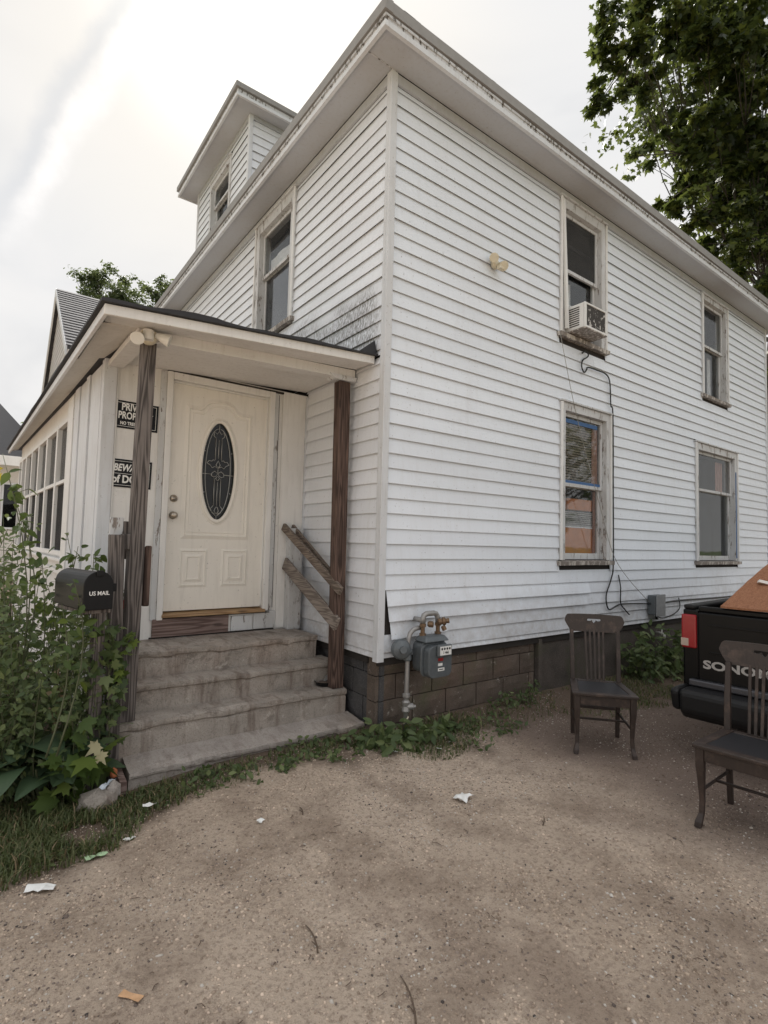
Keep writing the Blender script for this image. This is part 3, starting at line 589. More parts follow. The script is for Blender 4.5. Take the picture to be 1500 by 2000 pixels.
# door with oval light
DX0, DX1, DZ0, DZ1, DO = -1.3395, -.4455, .815, 2.840, -.012; ocx, ocz, oa, ob = -.905, 2.085, .158, .455
def door_pt(u, z, o=0): return FDW.p(u, z, DO+o)
mb = MB(); n = 64; rim, ell = [], []
for i in range(n):
    t = 2*math.pi*i/n; ce, se = math.cos(t), math.sin(t); ell.append((ocx+oa*ce, ocz+ob*se))
    cu, cz = (DX0+DX1)/2, (DZ0+DZ1)/2; ex, ez = (DX1-DX0)/2, (DZ1-DZ0)/2; sc = 1/max(abs(ce), abs(se)); rim.append((cu+ex*ce*sc, cz+ez*se*sc))
mb.v = [door_pt(*p) for p in rim]+[door_pt(*p) for p in ell]+[door_pt(p[0], p[1], -.045) for p in rim]+[door_pt(p[0], p[1], -.045) for p in ell]
for i in range(n):
    j = (i+1) % n; mb.f += [(i, j, n+j, n+i), (2*n+i, 3*n+i, 3*n+j, 2*n+j), (i, 2*n+i, 2*n+j, j), (n+i, n+j, 3*n+j, 3*n+i)]; mb.m += [0]*4
door = mb.build('front_door', M_DOOR, house)
def ring(u, z, a, b, r, o, name, m, nn=64, ry=1):
    mb = MB(); P = [door_pt(u+a*math.cos(2*math.pi*i/nn), z+b*math.sin(2*math.pi*i/nn), o) for i in range(nn)]; base = 0; q = 8
    for i in range(nn):
        T = (P[(i+1) % nn]-P[i-1]).normalized(); N_ = Vector((0, -1, 0)); B = T.cross(N_)
        for j in range(q): t = 2*math.pi*j/q; mb.v.append(P[i]+B*(r*math.cos(t))+N_*(r*ry*math.sin(t)))
    for i in range(nn):
        for j in range(q): mb.f.append((i*q+j, i*q+(j+1) % q, ((i+1) % nn)*q+(j+1) % q, ((i+1) % nn)*q+j)); mb.m.append(0)
    return mb.build(name, m, door, smooth=True)
ring(ocx, ocz, oa+.012, ob+.014, .020, .002, 'oval_frame', M_DOOR, ry=.7); ring(ocx, ocz, oa+.036, ob+.04, .008, .0, 'oval_moulding', M_DOOR, ry=.6)
mb = MB(); mb.v = [door_pt(ocx, ocz, -.02)]+[door_pt(u, z, -.02) for u, z in ell]; mb.f = [(0, 1+i, 1+(i+1) % n) for i in range(n)]; mb.m = [0]*n; mb.build('oval_glass', M_DGLASS, door)
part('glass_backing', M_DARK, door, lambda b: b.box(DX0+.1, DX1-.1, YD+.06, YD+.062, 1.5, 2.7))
def lead(paths, r=.0035):
    mb = MB()
    for p in paths: mb.tube([door_pt(ocx+a, ocz+c, -.014) for a, c in p], r, 5)
    return mb.build('lead_came', M_LEAD, door, smooth=True)
arc = lambda sx: [(sx*.118*math.cos(t)**.9, .40*math.sin(t)) for t in np.linspace(-1.5, 1.5, 19)]
mir = lambda p: [(-a, c) for a, c in p]
pet = [[(0, .03), (.03, .045), (.055, .03), (.075, .055), (.105, .07), (.085, .095), (.06, .09), (.05, .105), (.03, .10)], [(0, .03), (.02, .06), (.0, .10), (-.02, .06), (0, .03)], [(0, -.02), (.03, .0), (.055, -.02), (.06, -.045), (.035, -.055), (.015, -.045), (0, -.02)], [(0, -.09), (.018, -.065), (0, -.045)], [(.028, .105), (.028, .31)], [(.03, -.065), (.03, -.32)], [(.028, .31), (.05, .33), (.045, .37), (.02, .35), (0, .38)], [(.03, -.32), (.055, -.35), (.04, -.385), (0, -.42)], [(.0, -.4), (.02, -.37), (.01, -.34), (0, -.33)], [(.06, -.03), (.155, -.03)], [(.12, .18), (.145, .185)], [(.115, -.2), (.14, -.205)]]
lead([arc(1), arc(-1)]+pet+[mir(p) for p in pet]+[[(0, .38), (0, .45)], [(0, -.42), (0, -.45)], [(0, .12), (0, .3)], [(0, .03), (0, -.02)], [(.0, -.1), (0, -.32)]])
def moulding(path, r, name='panel_moulding', ry=.55, closed=True, o=.0):
    mb = MB(); P = [Vector((u, z)) for u, z in path]; N_ = len(P); prof = [(-r, 0), (-r*.55, r*ry), (r*.2, r*ry*.5), (r, 0)]; q = len(prof)
    for i in range(N_):
        a = (P[i]-P[i-1]).normalized(); b = (P[(i+1) % N_]-P[i]).normalized(); na, nb = Vector((a.y, -a.x)), Vector((b.y, -b.x)); nn_ = (na+nb).normalized(); nn_ /= max(.4, nn_.dot(na))
        for d_, h_ in prof: v = P[i]+nn_*d_; mb.v.append(door_pt(v.x, v.y, h_+o))
    for i in range(N_):
        j = (i+1) % N_
        for t in range(q-1): mb.f.append((i*q+t, i*q+t+1, j*q+t+1, j*q+t)); mb.m.append(0)
    return mb.build(name, M_DOOR, door, recalc=False)
def archpath(x0, x1, z0, z1, rise):
    c = (x0+x1)/2; w_ = (x1-x0)/2; p = [(x0, z0), (x1, z0), (x1, z1), (c+w_*.62, z1), (c+w_*.52, z1+.02)]
    p += [(c+w_*.5*math.cos(t), z1+.02+rise*math.sin(t)) for t in np.linspace(.25, math.pi-.25, 11)]+[(c-w_*.52, z1+.02), (c-w_*.62, z1), (x0, z1)]
    return p
moulding(archpath(-1.205, -.605, 1.47, 2.645, .075), .02); moulding(archpath(-1.165, -.645, 1.51, 2.60, .07), .008)
for x0, x1 in ((-1.215, -.985), (-.835, -.600)):
    moulding([(x0, 1.03), (x1, 1.03), (x1, 1.35), (x0, 1.35)], .014); moulding([(x0+.05, 1.08), (x1-.05, 1.08), (x1-.05, 1.30), (x0+.05, 1.30)], .016)
for z, nm, pr in ((1.655, 'door_knob', [(.034, 0), (.034, .006), (.015, .012), (.014, .03), (.026, .04), (.03, .052), (.024, .064), (.008, .068)]), (1.805, 'deadbolt', [(.033, 0), (.033, .008), (.026, .016), (.024, .02), (.01, .021), (.008, .024)])):
    part(nm, M_NICKEL, door, lambda b: b.lathe(pr, door_pt(-1.295, z, .0), (0, -1, 0), 24), smooth=True)
# porch front wall with its strip of windows
ys = [2.80, 3.53, 4.30, 5.04, 5.76, 6.46, 7.02, 7.42]; us = [(y-YD)*1.00125 for y in ys]; UE = 6.12
pf = part('porch_front_wall', M_PORCH, house, lambda b: [FP.box(b, r[0], r[1], r[2], r[3], -.1, 0) for r in rects(.09, UE, 1.16, 2.97, [(us[0]+.0, us[-1], 1.25, 2.72)])])
part('vertical_trim', M_TRIM, pf, lambda b: (FP.box(b, .10, .48, .9, 2.9, .001, .02), FP.box(b, .50, .62, .9, 2.9, .001, .035), FP.box(b, .63, .98, .9, 2.9, .001, .014), FP.box(b, .99, 1.20, .9, 2.9, .001, .028)), .004)
part('vertical_trim', M_VINYL, pf, lambda b: FP.box(b, 1.21, us[0]+.02, .92, 2.86, .001, .04), .004)
part('skirt_panel', M_PORCH, pf, lambda b: (FP.box(b, .09, UE, -.3, 1.16, -.1, -.004), [FP.box(b, u, u+.075, .05, 1.04, -.0035, .006) for u in np.arange(.1, UE-.1, .09)]), recalc=False)
part('window_ledge', M_VINYL, pf, lambda b: (FP.box(b, us[0]-.1, UE, 1.185, 1.215, .001, .06), FP.box(b, us[0]-.1, UE, 1.05, 1.10, .001, .03)), .004)
for i in range(len(us)-1):
    a, b = us[i], us[i+1]; dz_ = .012*noise.noise((i*3.1, 0, 0))
    mb = MB(); FP.box(mb, a+.002, a+.045, 1.24, 2.70, -.06, .03); FP.box(mb, b-.045, b-.002, 1.24, 2.70, -.06, .03); FP.box(mb, a+.046, b-.046, 2.65, 2.70, -.06, .028); FP.box(mb, a+.046, b-.046, 1.24, 1.29, -.06, .032); FP.box(mb, a+.046, b-.046, 2.005+dz_, 2.045+dz_, -.05, .024)
    w = mb.build('porch_window', M_VINYL, pf, bevel=.003)
    part('pane', M_PGLASS, w, lambda q: FP.box(q, a+.04, b-.04, 2.04, 2.66, -.02, -.016)); part('screen', M_SCREEN, w, lambda q: FP.box(q, a+.04, b-.04, 1.285, 2.01, -.006, -.003))
part('porch_floor', M_CEIL, house, lambda b: b.add([(-1.80, YD+.12, .7), (-.0, YD+.12, .7), (-.0, 7.4, .7), (-2.1, 7.4, .7), (-1.80, YD+.12, .6), (0, YD+.12, .6), (0, 7.4, .6), (-2.1, 7.4, .6)], [(0, 1, 2, 3), (7, 6, 5, 4), (0, 3, 7, 4), (2, 1, 5, 6), (0, 4, 5, 1), (3, 2, 6, 7)]))
sheet(FP, pf, us[0]+.02, us[1]-.05, 2.06, 2.66, -.12, M_CURT, 'curtain', 6, .02)
# porch roof (a low shed, its rake end towards the driveway)
def rx(y): return -2.09-.0367*(y-.12)
def rz_(x, y): return 2.925+.068*(x-rx(y))
mb = MB(); NX, NY = 30, 40
for lay in (0, 1):
    for j in range(NY+1):
        y = .085+(7.77-.085)*(j/NY)**1.6
        for i in range(NX+1):
            x = rx(y)-.03+(-.003-(rx(y)-.03))*i/NX; e = (1-sst(y, .085, .4))
            z = rz_(x, y)+.012*noise.noise((x*2.1, y*2.1, 0)) + .018*e*max(0, noise.noise((x*3.3, 4.4, 1)))+.02*e*math.exp(-((x+1.55)/.25)**2)
            mb.v.append((x, y+(.012*noise.noise((x*9, 2, 2)) if j == 0 else 0), z if lay == 0 else rz_(x, y)-.016))
L_ = (NX+1)*(NY+1)
for j in range(NY):
    for i in range(NX): q = j*(NX+1)+i; mb.f += [(q, q+1, q+NX+2, q+NX+1), (L_+q, L_+q+NX+1, L_+q+NX+2, L_+q+1)]
for i in range(NX): mb.f += [(i, L_+i, L_+i+1, i+1)]
for j in range(NY): q = j*(NX+1); mb.f += [(q, q+NX+1, L_+q+NX+1, L_+q)]
mb.m = [0]*len(mb.f); mb.build('porch_roof', M_BLKROOF, house)
part('flashing_flap', M_BLKROOF, house, lambda b: b.add([(-.03, .09, 3.06), (-.20, .09, 3.055), (-.03, .12, 3.19), (-.03, .45, 3.10)], [(0, 1, 2), (0, 2, 3), (0, 3, 1), (1, 3, 2)]))
def slab(p4, t, name, m, bev=.004, parent=house):  # four corners of the top face, thickness downwards
    return part(name, m, parent, lambda b: b.hexa([Vector(q)-Vector((0, 0, t)) for q in p4]+[Vector(q) for q in p4]), bev)
slab([(-2.095, .115, 2.905), (-.03, .115, 3.052), (-.03, .14, 3.052), (-2.095, .14, 2.905)], .068, 'porch_fascia', M_PORCH)
slab([(-2.095, .141, 2.905), (-2.07, .141, 2.905), (rx(7.75)+.025, 7.75, 2.905), (rx(7.75), 7.75, 2.905)], .062, 'porch_fascia', M_TRIM)
slab([(-2.069, .141, 2.875), (-.03, .141, 3.005), (-.03, .405, 3.015), (-2.05, .405, 2.905)], .012, 'porch_soffit', M_CEIL, 0)
slab([(-2.066, .406, 2.885), (-1.84, .406, 2.925), (-1.84, 1.33, 2.955), (-2.09, 1.33, 2.885)], .012, 'porch_soffit', paint('holed_soffit_paint', (.70, .67, .62), .4, peel=.16), 0)
slab([(rx(1.33)+.025, 1.331, 2.884), (-1.885, 1.331, 2.950), (-2.19, 7.7, 2.95), (rx(7.7)+.025, 7.7, 2.884)], .012, 'porch_soffit', bpy.data.materials['holed_soffit_paint'], 0)
slab([(-1.83, .542, 2.922), (-.03, .542, 3.005), (-.03, 1.3395, 3.005), (-1.83, 1.3395, 2.926)], .012, 'porch_ceiling', M_CEIL, 0)
slab([(-1.84, .41, 2.918), (-.03, .41, 3.00), (-.03, .54, 3.00), (-1.84, .54, 2.918)], .085, 'porch_beam', M_CEIL)
slab([(-1.86, .541, 2.908), (-1.72, .541, 2.91), (-1.76, 1.318, 2.91), (-1.875, 1.318, 2.908)], .045, 'porch_beam', M_CEIL)
# posts: weathered four-by-fours on the second step
def post(bx0, bx1, tx0, tx1, y0, y1, z0, z1, m, name='porch_post', parent=house, n=14, dy=0):
    mb = MB(); sd = random.random()*30
    for i in range(n+1):
        t = i/n; a, b = bx0+(tx0-bx0)*t, bx1+(tx1-bx1)*t; w_ = .003*noise.noise((t*4, sd, 0)); z = z0+(z1-z0)*t
        mb.v += [(a+w_, y0+dy*t, z), (b+w_, y0+dy*t, z), (b+w_, y1+dy*t, z), (a+w_, y1+dy*t, z)]
    for i in range(n):
        for j in range(4): q = i*4; mb.f.append((q+j, q+(j+1) % 4, q+4+(j+1) % 4, q+4+j)); mb.m.append(0)
    mb.f += [(3, 2, 1, 0), tuple(n*4+t for t in range(4))]; mb.m += [0, 0]
    return mb.build(name, m, parent, bevel=.006, recalc=True)
post(-1.826, -1.722, -1.797, -1.703, .45, .545, .198, 2.852, M_WGREY)
rp = post(-.163, -.055, -.185, -.070, .42, .515, .198, 2.882, M_WBRN)
part('post_cap_block', M_PEEL, rp, lambda b: (b.hexa([(-.24, .40, 2.885), (-.03, .40, 2.885), (-.03, .53, 2.885), (-.24, .53, 2.885), (-.30, .40, 2.925), (-.015, .40, 2.93), (-.015, .53, 2.93), (-.30, .53, 2.925)]),), .004)
# railing on the right of the steps
def bar(p, q, w_, h_, name, m, parent, bev=.006):
    p, q = Vector(p), Vector(q); T = (q-p).normalized(); Sx = T.cross(Vector((0, 0, 1))).normalized(); U_ = Sx.cross(T)
    return part(name, m, parent, lambda b: b.hexa([p-Sx*w_/2-U_*h_/2, p+Sx*w_/2-U_*h_/2, q+Sx*w_/2-U_*h_/2, q-Sx*w_/2-U_*h_/2, p-Sx*w_/2+U_*h_/2, p+Sx*w_/2+U_*h_/2, q+Sx*w_/2+U_*h_/2, q-Sx*w_/2+U_*h_/2]), bev)
rl = part('stair_railing', M_PEEL, house, lambda b: b.box(-.20, -.065, 1.23, 1.325, .59, 1.58), .004)
bar((-.245, 1.30, 1.595), (-.150, .355, 1.035), .035, .075, 'hand_rail', M_RAILW, rl); bar((-.135, 1.32, 1.60), (-.110, .515, 1.135), .03, .05, 'hand_rail', M_RAILW, rl)
bar((-.225, 1.29, 1.235), (-.150, .395, .745), .03, .125, 'lower_rail', M_BOARDW, rl)
part('rail_bracket', M_WBRN, house, lambda b: b.prism([(.50, 1.40), (.62, 1.36), (.66, 1.1), (.65, .98), (.58, .965), (.50, .97)], lambda a, c, t: Vector((t, a, c)), -1.70, -1.655), .01)
# ------------------------------------------------------------------ steps
steps = empty('concrete_steps', (-.9, .2, -.2), 0, 'worn concrete front steps with chipped edges below the cream door', 'steps')
def step(x0, x1, y0, y1, z0, z1, m, tilt=0):
    mb = MB(); nx_, st = int((x1-x0)/.024), .02; sd = random.random()*40
    prof = [(y1, z1)]+[(y1-(y1-y0)*i/9, z1) for i in range(1, 10)]+[(y0+.0, z1-.018), (y0+.004, z1-.036), (y0+.022, z1-.05), (y0+.026, z1-.08), (y0+.028, (z0+z1-.08)/2), (y0+.03, z0)]
    np_ = len(prof)
    for i in range(nx_+1):
        x = x0+(x1-x0)*i/nx_
        for j, (y, z) in enumerate(prof):
            e = 1.0 if 7 <= j <= 13 else .3; c1 = noise.noise((x*3.1, y*4, sd)); c2 = noise.noise((x*17, j*.9, sd)); chip = (max(0, noise.noise((x*5.3, sd, 3))-.12)*.085+max(0, noise.noise((x*19, sd, 8))-.25)*.03)*(1 if 9 <= j <= 12 else (.5 if j == 8 else 0))
            mb.v.append((x+(.006*c2 if i in (0, nx_) else 0), y+.007*e*c1+.004*e*c2+chip*.6, z+.004*c1+.004*e*c2-chip*.55+tilt*(y-y1)))
    for i in range(nx_):
        for j in range(np_-1): q = i*np_+j; mb.f.append((q, q+1, q+np_+1, q+np_))
    mb.f += [tuple(range(np_))[::-1]+(), tuple(nx_*np_+t for t in range(np_))]; mb.m = [0]*len(mb.f)
    return mb.build('step', m, steps, recalc=True, smooth=False)
step(-1.80, .0, .165, .43, -.32, -.012, M_CONC2, .10); step(-1.835, -.035, .385, .66, -.1, .197, M_CONC, .0); step(-1.835, -.02, .60, .88, .1, .389, M_CONC); step(-1.835, -.10, .81, 1.336, .3, .587, M_CONC)
props(part('edging_board', M_OLDW, None, lambda b: b.hexa([(-1.865, .13, -.24), (-1.82, .13, -.24), (-1.845, .46, -.24), (-1.885, .46, -.24), (-1.865, .13, -.055), (-1.82, .13, -.065), (-1.845, .46, .03), (-1.885, .46, .04)]), .004, own=True), 'rotten dark edging plank at the left end of the bottom step', 'plank')
# ------------------------------------------------------------------ signs
def sign(x0, x1, z0, z1, name, label, lines, tilt=0):
    o = empty(name, ((x0+x1)/2, YD-.01, (z0+z1)/2), 0, label, 'sign'); f = Fr(((x0+x1)/2, YD-.004, (z0+z1)/2), (math.cos(tilt), 0, 0), (0, -1, 0)); w_, h_ = (x1-x0)/2, (z1-z0)/2
    P = lambda u, z, q=0: Vector(((x0+x1)/2+u*math.cos(tilt)-z*math.sin(tilt), YD-.004-q, (z0+z1)/2+u*math.sin(tilt)+z*math.cos(tilt)))
    bx = lambda b, u0, u1, v0, v1, q0, q1: b.hexa([P(u0, v0, q0), P(u1, v0, q0), P(u1, v0, q1), P(u0, v0, q1), P(u0, v1, q0), P(u1, v1, q0), P(u1, v1, q1), P(u0, v1, q1)])
    mb = MB(); bx(mb, -w_, w_, -h_, h_, 0, .003); mb.build('sign_panel', M_SIGN, o, bevel=.0)
    mb = MB(); e = .016; t = .003
    for u0, u1, v0, v1 in ((-w_+e, w_-e, h_-e-t, h_-e), (-w_+e, w_-e, -h_+e, -h_+e+t), (-w_+e, -w_+e+t, -h_+e+t, h_-e-t), (w_-e-t, w_-e, -h_+e+t, h_-e-t)): bx(mb, u0, u1, v0, v1, .0033, .0042)
    mb.build('border_line', M_WHITE, o)
    for txt, sz, v, bold, sh, sx in lines:
        if txt == '-': mb = MB(); bx(mb, -w_+.022, w_-.022, v, v+.003, .0033, .0042); mb.build('divider_line', M_WHITE, o)
        else: text_mesh(txt, sz, lambda a, b, c: P(a, b+v, .0034+c), 'lettering', M_WHITE, o, bold, sh, .0006, sx)
sign(-1.822, -1.462, 2.365, 2.598, 'private_property_sign', 'black PRIVATE PROPERTY NO TRESPASSING sign left of the door', [('PRIVATE', .084, .038, .0024, 0, .72), ('PROPERTY', .084, -.034, .0024, 0, .68), ('NO TRESPASSING', .038, -.086, .0012, 0, .78)], -.012)
sign(-1.861, -1.494, 1.868, 2.103, 'beware_of_dog_sign', 'black BEWARE of DOG sign below the private property sign', [('BEWARE', .082, .020, .0026, .25, .74), ('-', 0, -.005, 0, 0, 1), ('of DOG', .088, -.078, .003, 0, .82)], -.014)
# ------------------------------------------------------------------ porch flood lamp
t = empty('motion_flood_lamp', (-1.77, .36, 2.78), 0, 'white twin head motion flood lamp at the top of the grey porch post', 'lamp')
part('mount', M_CPLAS, t, lambda b: b.lathe([(.06, 0), (.06, .02), (.045, .05), (.03, .06)], (-1.77, .41, 2.86), (0, -1, 0), 20), smooth=True)
part('sensor', M_WPLAS, t, lambda b: b.lathe([(.034, 0), (.036, .004), (.036, .045), (.034, .052), (.036, .056), (.036, .068), (.012, .07), (.01, .078), (.002, .08)], (-1.785, .345, 2.815), (0, 0, 1), 24))
def flood(c, dirn, m):
    ax = Vector(dirn).normalized(); part('lamp_head', m, t, lambda b: b.lathe([(.018, -.05), (.028, -.02), (.042, .03), (.045, .045), (.04, .047)], c, ax, 20), smooth=False)
flood((-1.850, .345, 2.825), (-.25, -.75, -.55), M_WPLAS); flood((-1.69, .34, 2.850), (.75, -.25, -.25), M_WPLAS)
part('arm', M_CPLAS, t, lambda b: b.tube([(-1.85, .36, 2.85), (-1.80, .385, 2.865), (-1.74, .385, 2.865), (-1.70, .355, 2.855)], .011, 8), smooth=True)
# second, cream lamp high on the side wall
t = empty('wall_flood_lamp', (1.29, -.03, 4.15), 0, 'small cream twin flood lamp on the side wall between corner and upper window', 'lamp')
part('mount', M_CPLAS, t, lambda b: b.lathe([(.05, 0), (.048, .03), (.03, .045)], (1.30, -.02, 4.25), (0, -1, 0), 16), smooth=True)
for c, dd in (((1.24, -.07, 4.285), (-.6, -.6, -.5)), ((1.34, -.08, 4.235), (-.3, -.75, -.45))): part('lamp_head', M_CPLAS, t, lambda b: b.lathe([(.02, -.05), (.03, -.02), (.042, .04), (.046, .07), (.04, .072)], c, dd, 14))
part('sensor', M_CPLAS, t, lambda b: b.box(1.27, 1.36, -.13, -.08, 4.17, 4.21), .006)
# ------------------------------------------------------------------ window air conditioner
t = empty('air_conditioner', (2.72, -.15, 3.865), 0, 'rusty white air conditioner propped in the upper side window', 'air conditioner')
acx0, acx1, acy0, acy1, acz0, acz1 = 2.52, 2.95, -.25, .12, 3.872, 4.165
part('case', M_VINYL, t, lambda b: (b.box(acx0, acx1, acy0+.022, acy1, acz0+.012, acz1),), .01)
part('rear_frame', M_VINYL, t, lambda b: (b.box(acx0, acx0+.035, acy0, acy0+.02, acz0+.012, acz1), b.box(acx1-.02, acx1, acy0, acy0+.02, acz0+.012, acz1), b.box(acx0+.036, acx1-.021, acy0, acy0+.02, acz1-.02, acz1), b.box(acx0+.036, acx1-.021, acy0, acy0+.02, acz0+.012, acz0+.035)), .003)
rust = mat('rusty_coil', lambda k: {'Base Color': k.mix(k.ramp(k.noise(k.coord(), 16, 5, .7), [(.56, 0), (.6, 1)]), (.05, .045, .042), (.6, .58, .56)), 'Roughness': .8})
part('condenser_coil', rust, t, lambda b: b.box(acx0+.037, acx1-.022, acy0+.008, acy0+.0215, acz0+.036, acz1-.021))
for i in range(9): part('side_louvre', M_SHEATH, t, lambda b: b.box(acx0-.004, acx0+.004, acy0+.07, acy0+.22, acz0+.045+i*.025, acz0+.056+i*.025))
part('base_pan', M_SILL, t, lambda b: b.box(acx0-.004, acx1+.004, acy0-.004, acy1, acz0-.004, acz0+.011), .003)
# ------------------------------------------------------------------ gas meter
t = empty('gas_meter', (.33, -.15, -.06), 0, 'grey gas meter with riser pipe and regulator at the house corner', 'gas meter')
px_, py_ = .21, -.12
part('riser_pipe', M_PIPE, t, lambda b: b.tube([(px_-.005, py_, -.12), (px_, py_, .30), (px_+.004, py_, .60), (px_+.006, py_, .66), (px_+.022, py_, .715), (px_+.06, py_, .748), (px_+.11, py_+.005, .757), (px_+.15, py_, .757)], .019, 14), smooth=True)
part('union_nut', M_PIPE, t, lambda b: (b.lathe([(.02, 0), (.032, .006), (.032, .03), (.022, .036)], (px_-.002, py_, .205), (0, 0, 1), 8), b.lathe([(.024, 0), (.034, .015), (.026, .05), (.034, .085), (.02, .1)], (px_-.004, py_, .085), (0, 0, 1), 10), b.lathe([(.026, 0), (.026, .05), (.014, .055), (.014, .07)], (px_+.005, py_-.005, .135), (.8, -.6, 0), 10)))
part('shutoff_tag', M_CPLAS, t, lambda b: b.tube([(px_+.0, py_-.03, .06), (px_-.02, py_-.03, .03), (px_-.05, py_-.03, .01)], .006, 6))
part('regulator', M_METG, t, lambda b: (b.lathe([(.045, -.035), (.075, -.03), (.082, -.012), (.082, .012), (.07, .03), (.03, .05), (.028, .075)], (px_-.07, py_, .60), (-.35, -.93, .1), 22), b.tube([(px_-.06, py_, .60), (px_+.01, py_, .56)], .03, 10), b.lathe([(.026, 0), (.036, .01), (.034, .055), (.045, .07), (.045, .085), (.03, .1)], (px_+.0, py_, .50), (0, 0, 1), 12)), smooth=False)
def rbox(x0, x1, y0, y1, z0, z1, r, name, m, parent, n=5):  # body rounded in front view
    pts = []
    for cx_, cz_, a0 in ((x1-r, z0+r, -90), (x1-r, z1-r, 0), (x0+r, z1-r, 90), (x0+r, z0+r, 180)):
        for i in range(n+1): q = R(a0+90*i/n); pts.append((cx_+r*math.cos(q), cz_+r*math.sin(q)))
    return part(name, m, parent, lambda b: b.prism(pts, lambda a, c, tt: Vector((a, tt, c)), y0, y1), .006)
rbox(.285, .565, -.205, -.095, .40, .66, .06, 'meter_body', M_METG, t); rbox(.272, .578, -.219, -.2055, .375, .64, .06, 'meter_flange', M_METG, t)
rbox(.300, .555, -.285, -.2195, .372, .63, .055, 'meter_front', M_METG, t)
part('meter_top', M_METG, t, lambda b: b.hexa([(.29, -.255, .655), (.56, -.255, .655), (.56, -.10, .655), (.29, -.10, .655), (.32, -.22, .70), (.535, -.22, .70), (.535, -.12, .70), (.32, -.12, .70)]), .012)
for c_ in (.345, .515): part('inlet_nut', M_BRASS, t, lambda b: (b.lathe([(.028, 0), (.028, .022), (.018, .026), (.018, .07), (.027, .074), (.027, .10), (.018, .104)], (c_, -.15, .695), (0, 0, 1), 8),))
part('inlet_elbow', M_PIPE, t, lambda b: b.tube([(.345, -.15, .80), (.345, -.15, .835), (.355, -.15, .862), (.385, -.148, .875), (.47, -.145, .875), (.495, -.145, .868), (.512, -.145, .845), (.515, -.15, .80)], .023, 12), smooth=True)
part('valve_cock', M_BRASS, t, lambda b: (b.lathe([(.02, 0), (.03, .01), (.026, .04), (.034, .045), (.034, .065), (.02, .075), (.022, .1)], (.50, -.16, .80), (.75, -.6, .15), 10), b.lathe([(.018, 0), (.026, .01), (.026, .045), (.016, .05)], (.39, -.16, .79), (.6, -.75, 0), 8), b.lathe([(.016, 0), (.02, .01), (.02, .04)], (.535, -.19, .77), (.3, -.3, -.9), 8)))
part('outlet_to_wall', M_PIPE, t, lambda b: b.tube([(.36, -.13, .82), (.36, -.01, .82)], .022, 10), smooth=True)
part('dial_housing', M_METG, t, lambda b: b.box(.375, .53, -.315, -.2855, .545, .64), .01)
part('dial_face', M_WHITE, t, lambda b: b.box(.392, .515, -.3185, -.3155, .557, .628), .0)
for i in range(4): part('dial', M_BPLAS, t, lambda b: b.lathe([(.0095, 0), (.0095, .0012)], (.412+.028*i, -.3187, .608), (0, -1, 0), 12))
text_mesh('1 466', .03, lambda a, b, c: Vector((.455+a, -.3187-c, .568+b)), 'counter_digits', M_BPLAS, t, .0008, 0, .0004, .9)
part('red_label', M_RED, t, lambda b: b.box(.40, .455, -.287, -.2852, .505, .53)); part('white_label', M_WHITE, t, lambda b: b.box(.40, .448, -.287, -.2852, .466, .488)); part('serial_label', M_WHITE, t, lambda b: b.box(.40, .47, -.287, -.2852, .425, .450)); part('barcode', M_BPLAS, t, lambda b: b.box(.41, .46, -.2876, -.2871, .434, .441))
# ------------------------------------------------------------------ cables and junction box
t = empty('junction_box', (4.44, -.03, .58), 0, 'grey utility junction box low on the side wall behind the chair', 'utility box')
part('box_case', M_METG, t, lambda b: b.box(4.30, 4.57, -.12, -.022, .62, .87), .012); part('box_cover', plain('light_grey_plastic', (.26, .27, .28), .5), t, lambda b: b.box(4.315, 4.555, -.135, -.1205, .60, .88), .015); part('box_conduit', M_CABLE, t, lambda b: b.tube([(4.44, -.07, .62), (4.46, -.06, .56), (4.55, -.03, .55)], .014, 8))
def cable(name, pts, r, label, m=M_CABLE, cat='cable'):
    P = [Vector(p) for p in pts]; out = []
    for i in range(len(P)-1):
        p0, p1, p2, p3 = P[max(i-1, 0)], P[i], P[i+1], P[min(i+2, len(P)-1)]
        for s_ in np.linspace(0, 1, 6)[:-1]:
            out.append(.5*((2*p1)+(p2-p0)*s_+(2*p0-5*p1+4*p2-p3)*s_*s_+(3*p1-p0-3*p2+p3)*s_**3))
    out.append(P[-1]); mb = MB(); mb.tube(out, r, 6); return mb.build(name, m, None, smooth=True, own=True, label=label, cat=cat)
cable('hooked_cable', [(2.80, -.035, 3.708), (2.87, -.035, 3.745), (2.925, -.035, 3.72), (2.90, -.035, 3.68), (2.815, -.035, 3.628), (2.79, -.035, 3.55), (2.84, -.035, 3.489), (2.89, -.035, 3.53), (2.92, -.035, 3.565), (3.10, -.035, 3.573), (3.30, -.035, 3.564), (3.385, -.035, 3.48), (3.40, -.04, 3.2), (3.437, -.045, 3.09), (3.445, -.045, 2.2), (3.448, -.045, 1.30), (3.42, -.035, 1.1), (3.31, -.035, .90), (3.36, -.035, .74), (3.53, -.035, .765), (3.66, -.035, .785), (4.09, -.035, .77), (4.32, -.06, .755)], .0085, 'long black cable hooking down the wall beside the windows to the box')
cable('loose_cable', [(3.59, -.03, 1.14), (3.63, -.035, .98), (3.63, -.035, .80), (3.72, -.035, .72), (3.84, -.03, .645)], .008, 'short loose black cable hanging below the lower side window')
cable('service_cable', [(4.56, -.06, .75), (5.15, -.035, .762), (6.25, -.03, .75), (8.5, -.03, .74)], .012, 'thick black service cable running right from the junction box')
cable('drooping_cable', [(4.50, -.05, .60), (4.55, -.035, .575), (4.715, -.035, .549), (5.01, -.035, .591), (5.166, -.035, .665), (5.146, -.03, .80)], .007, 'thin cable drooping to the right below the junction box')
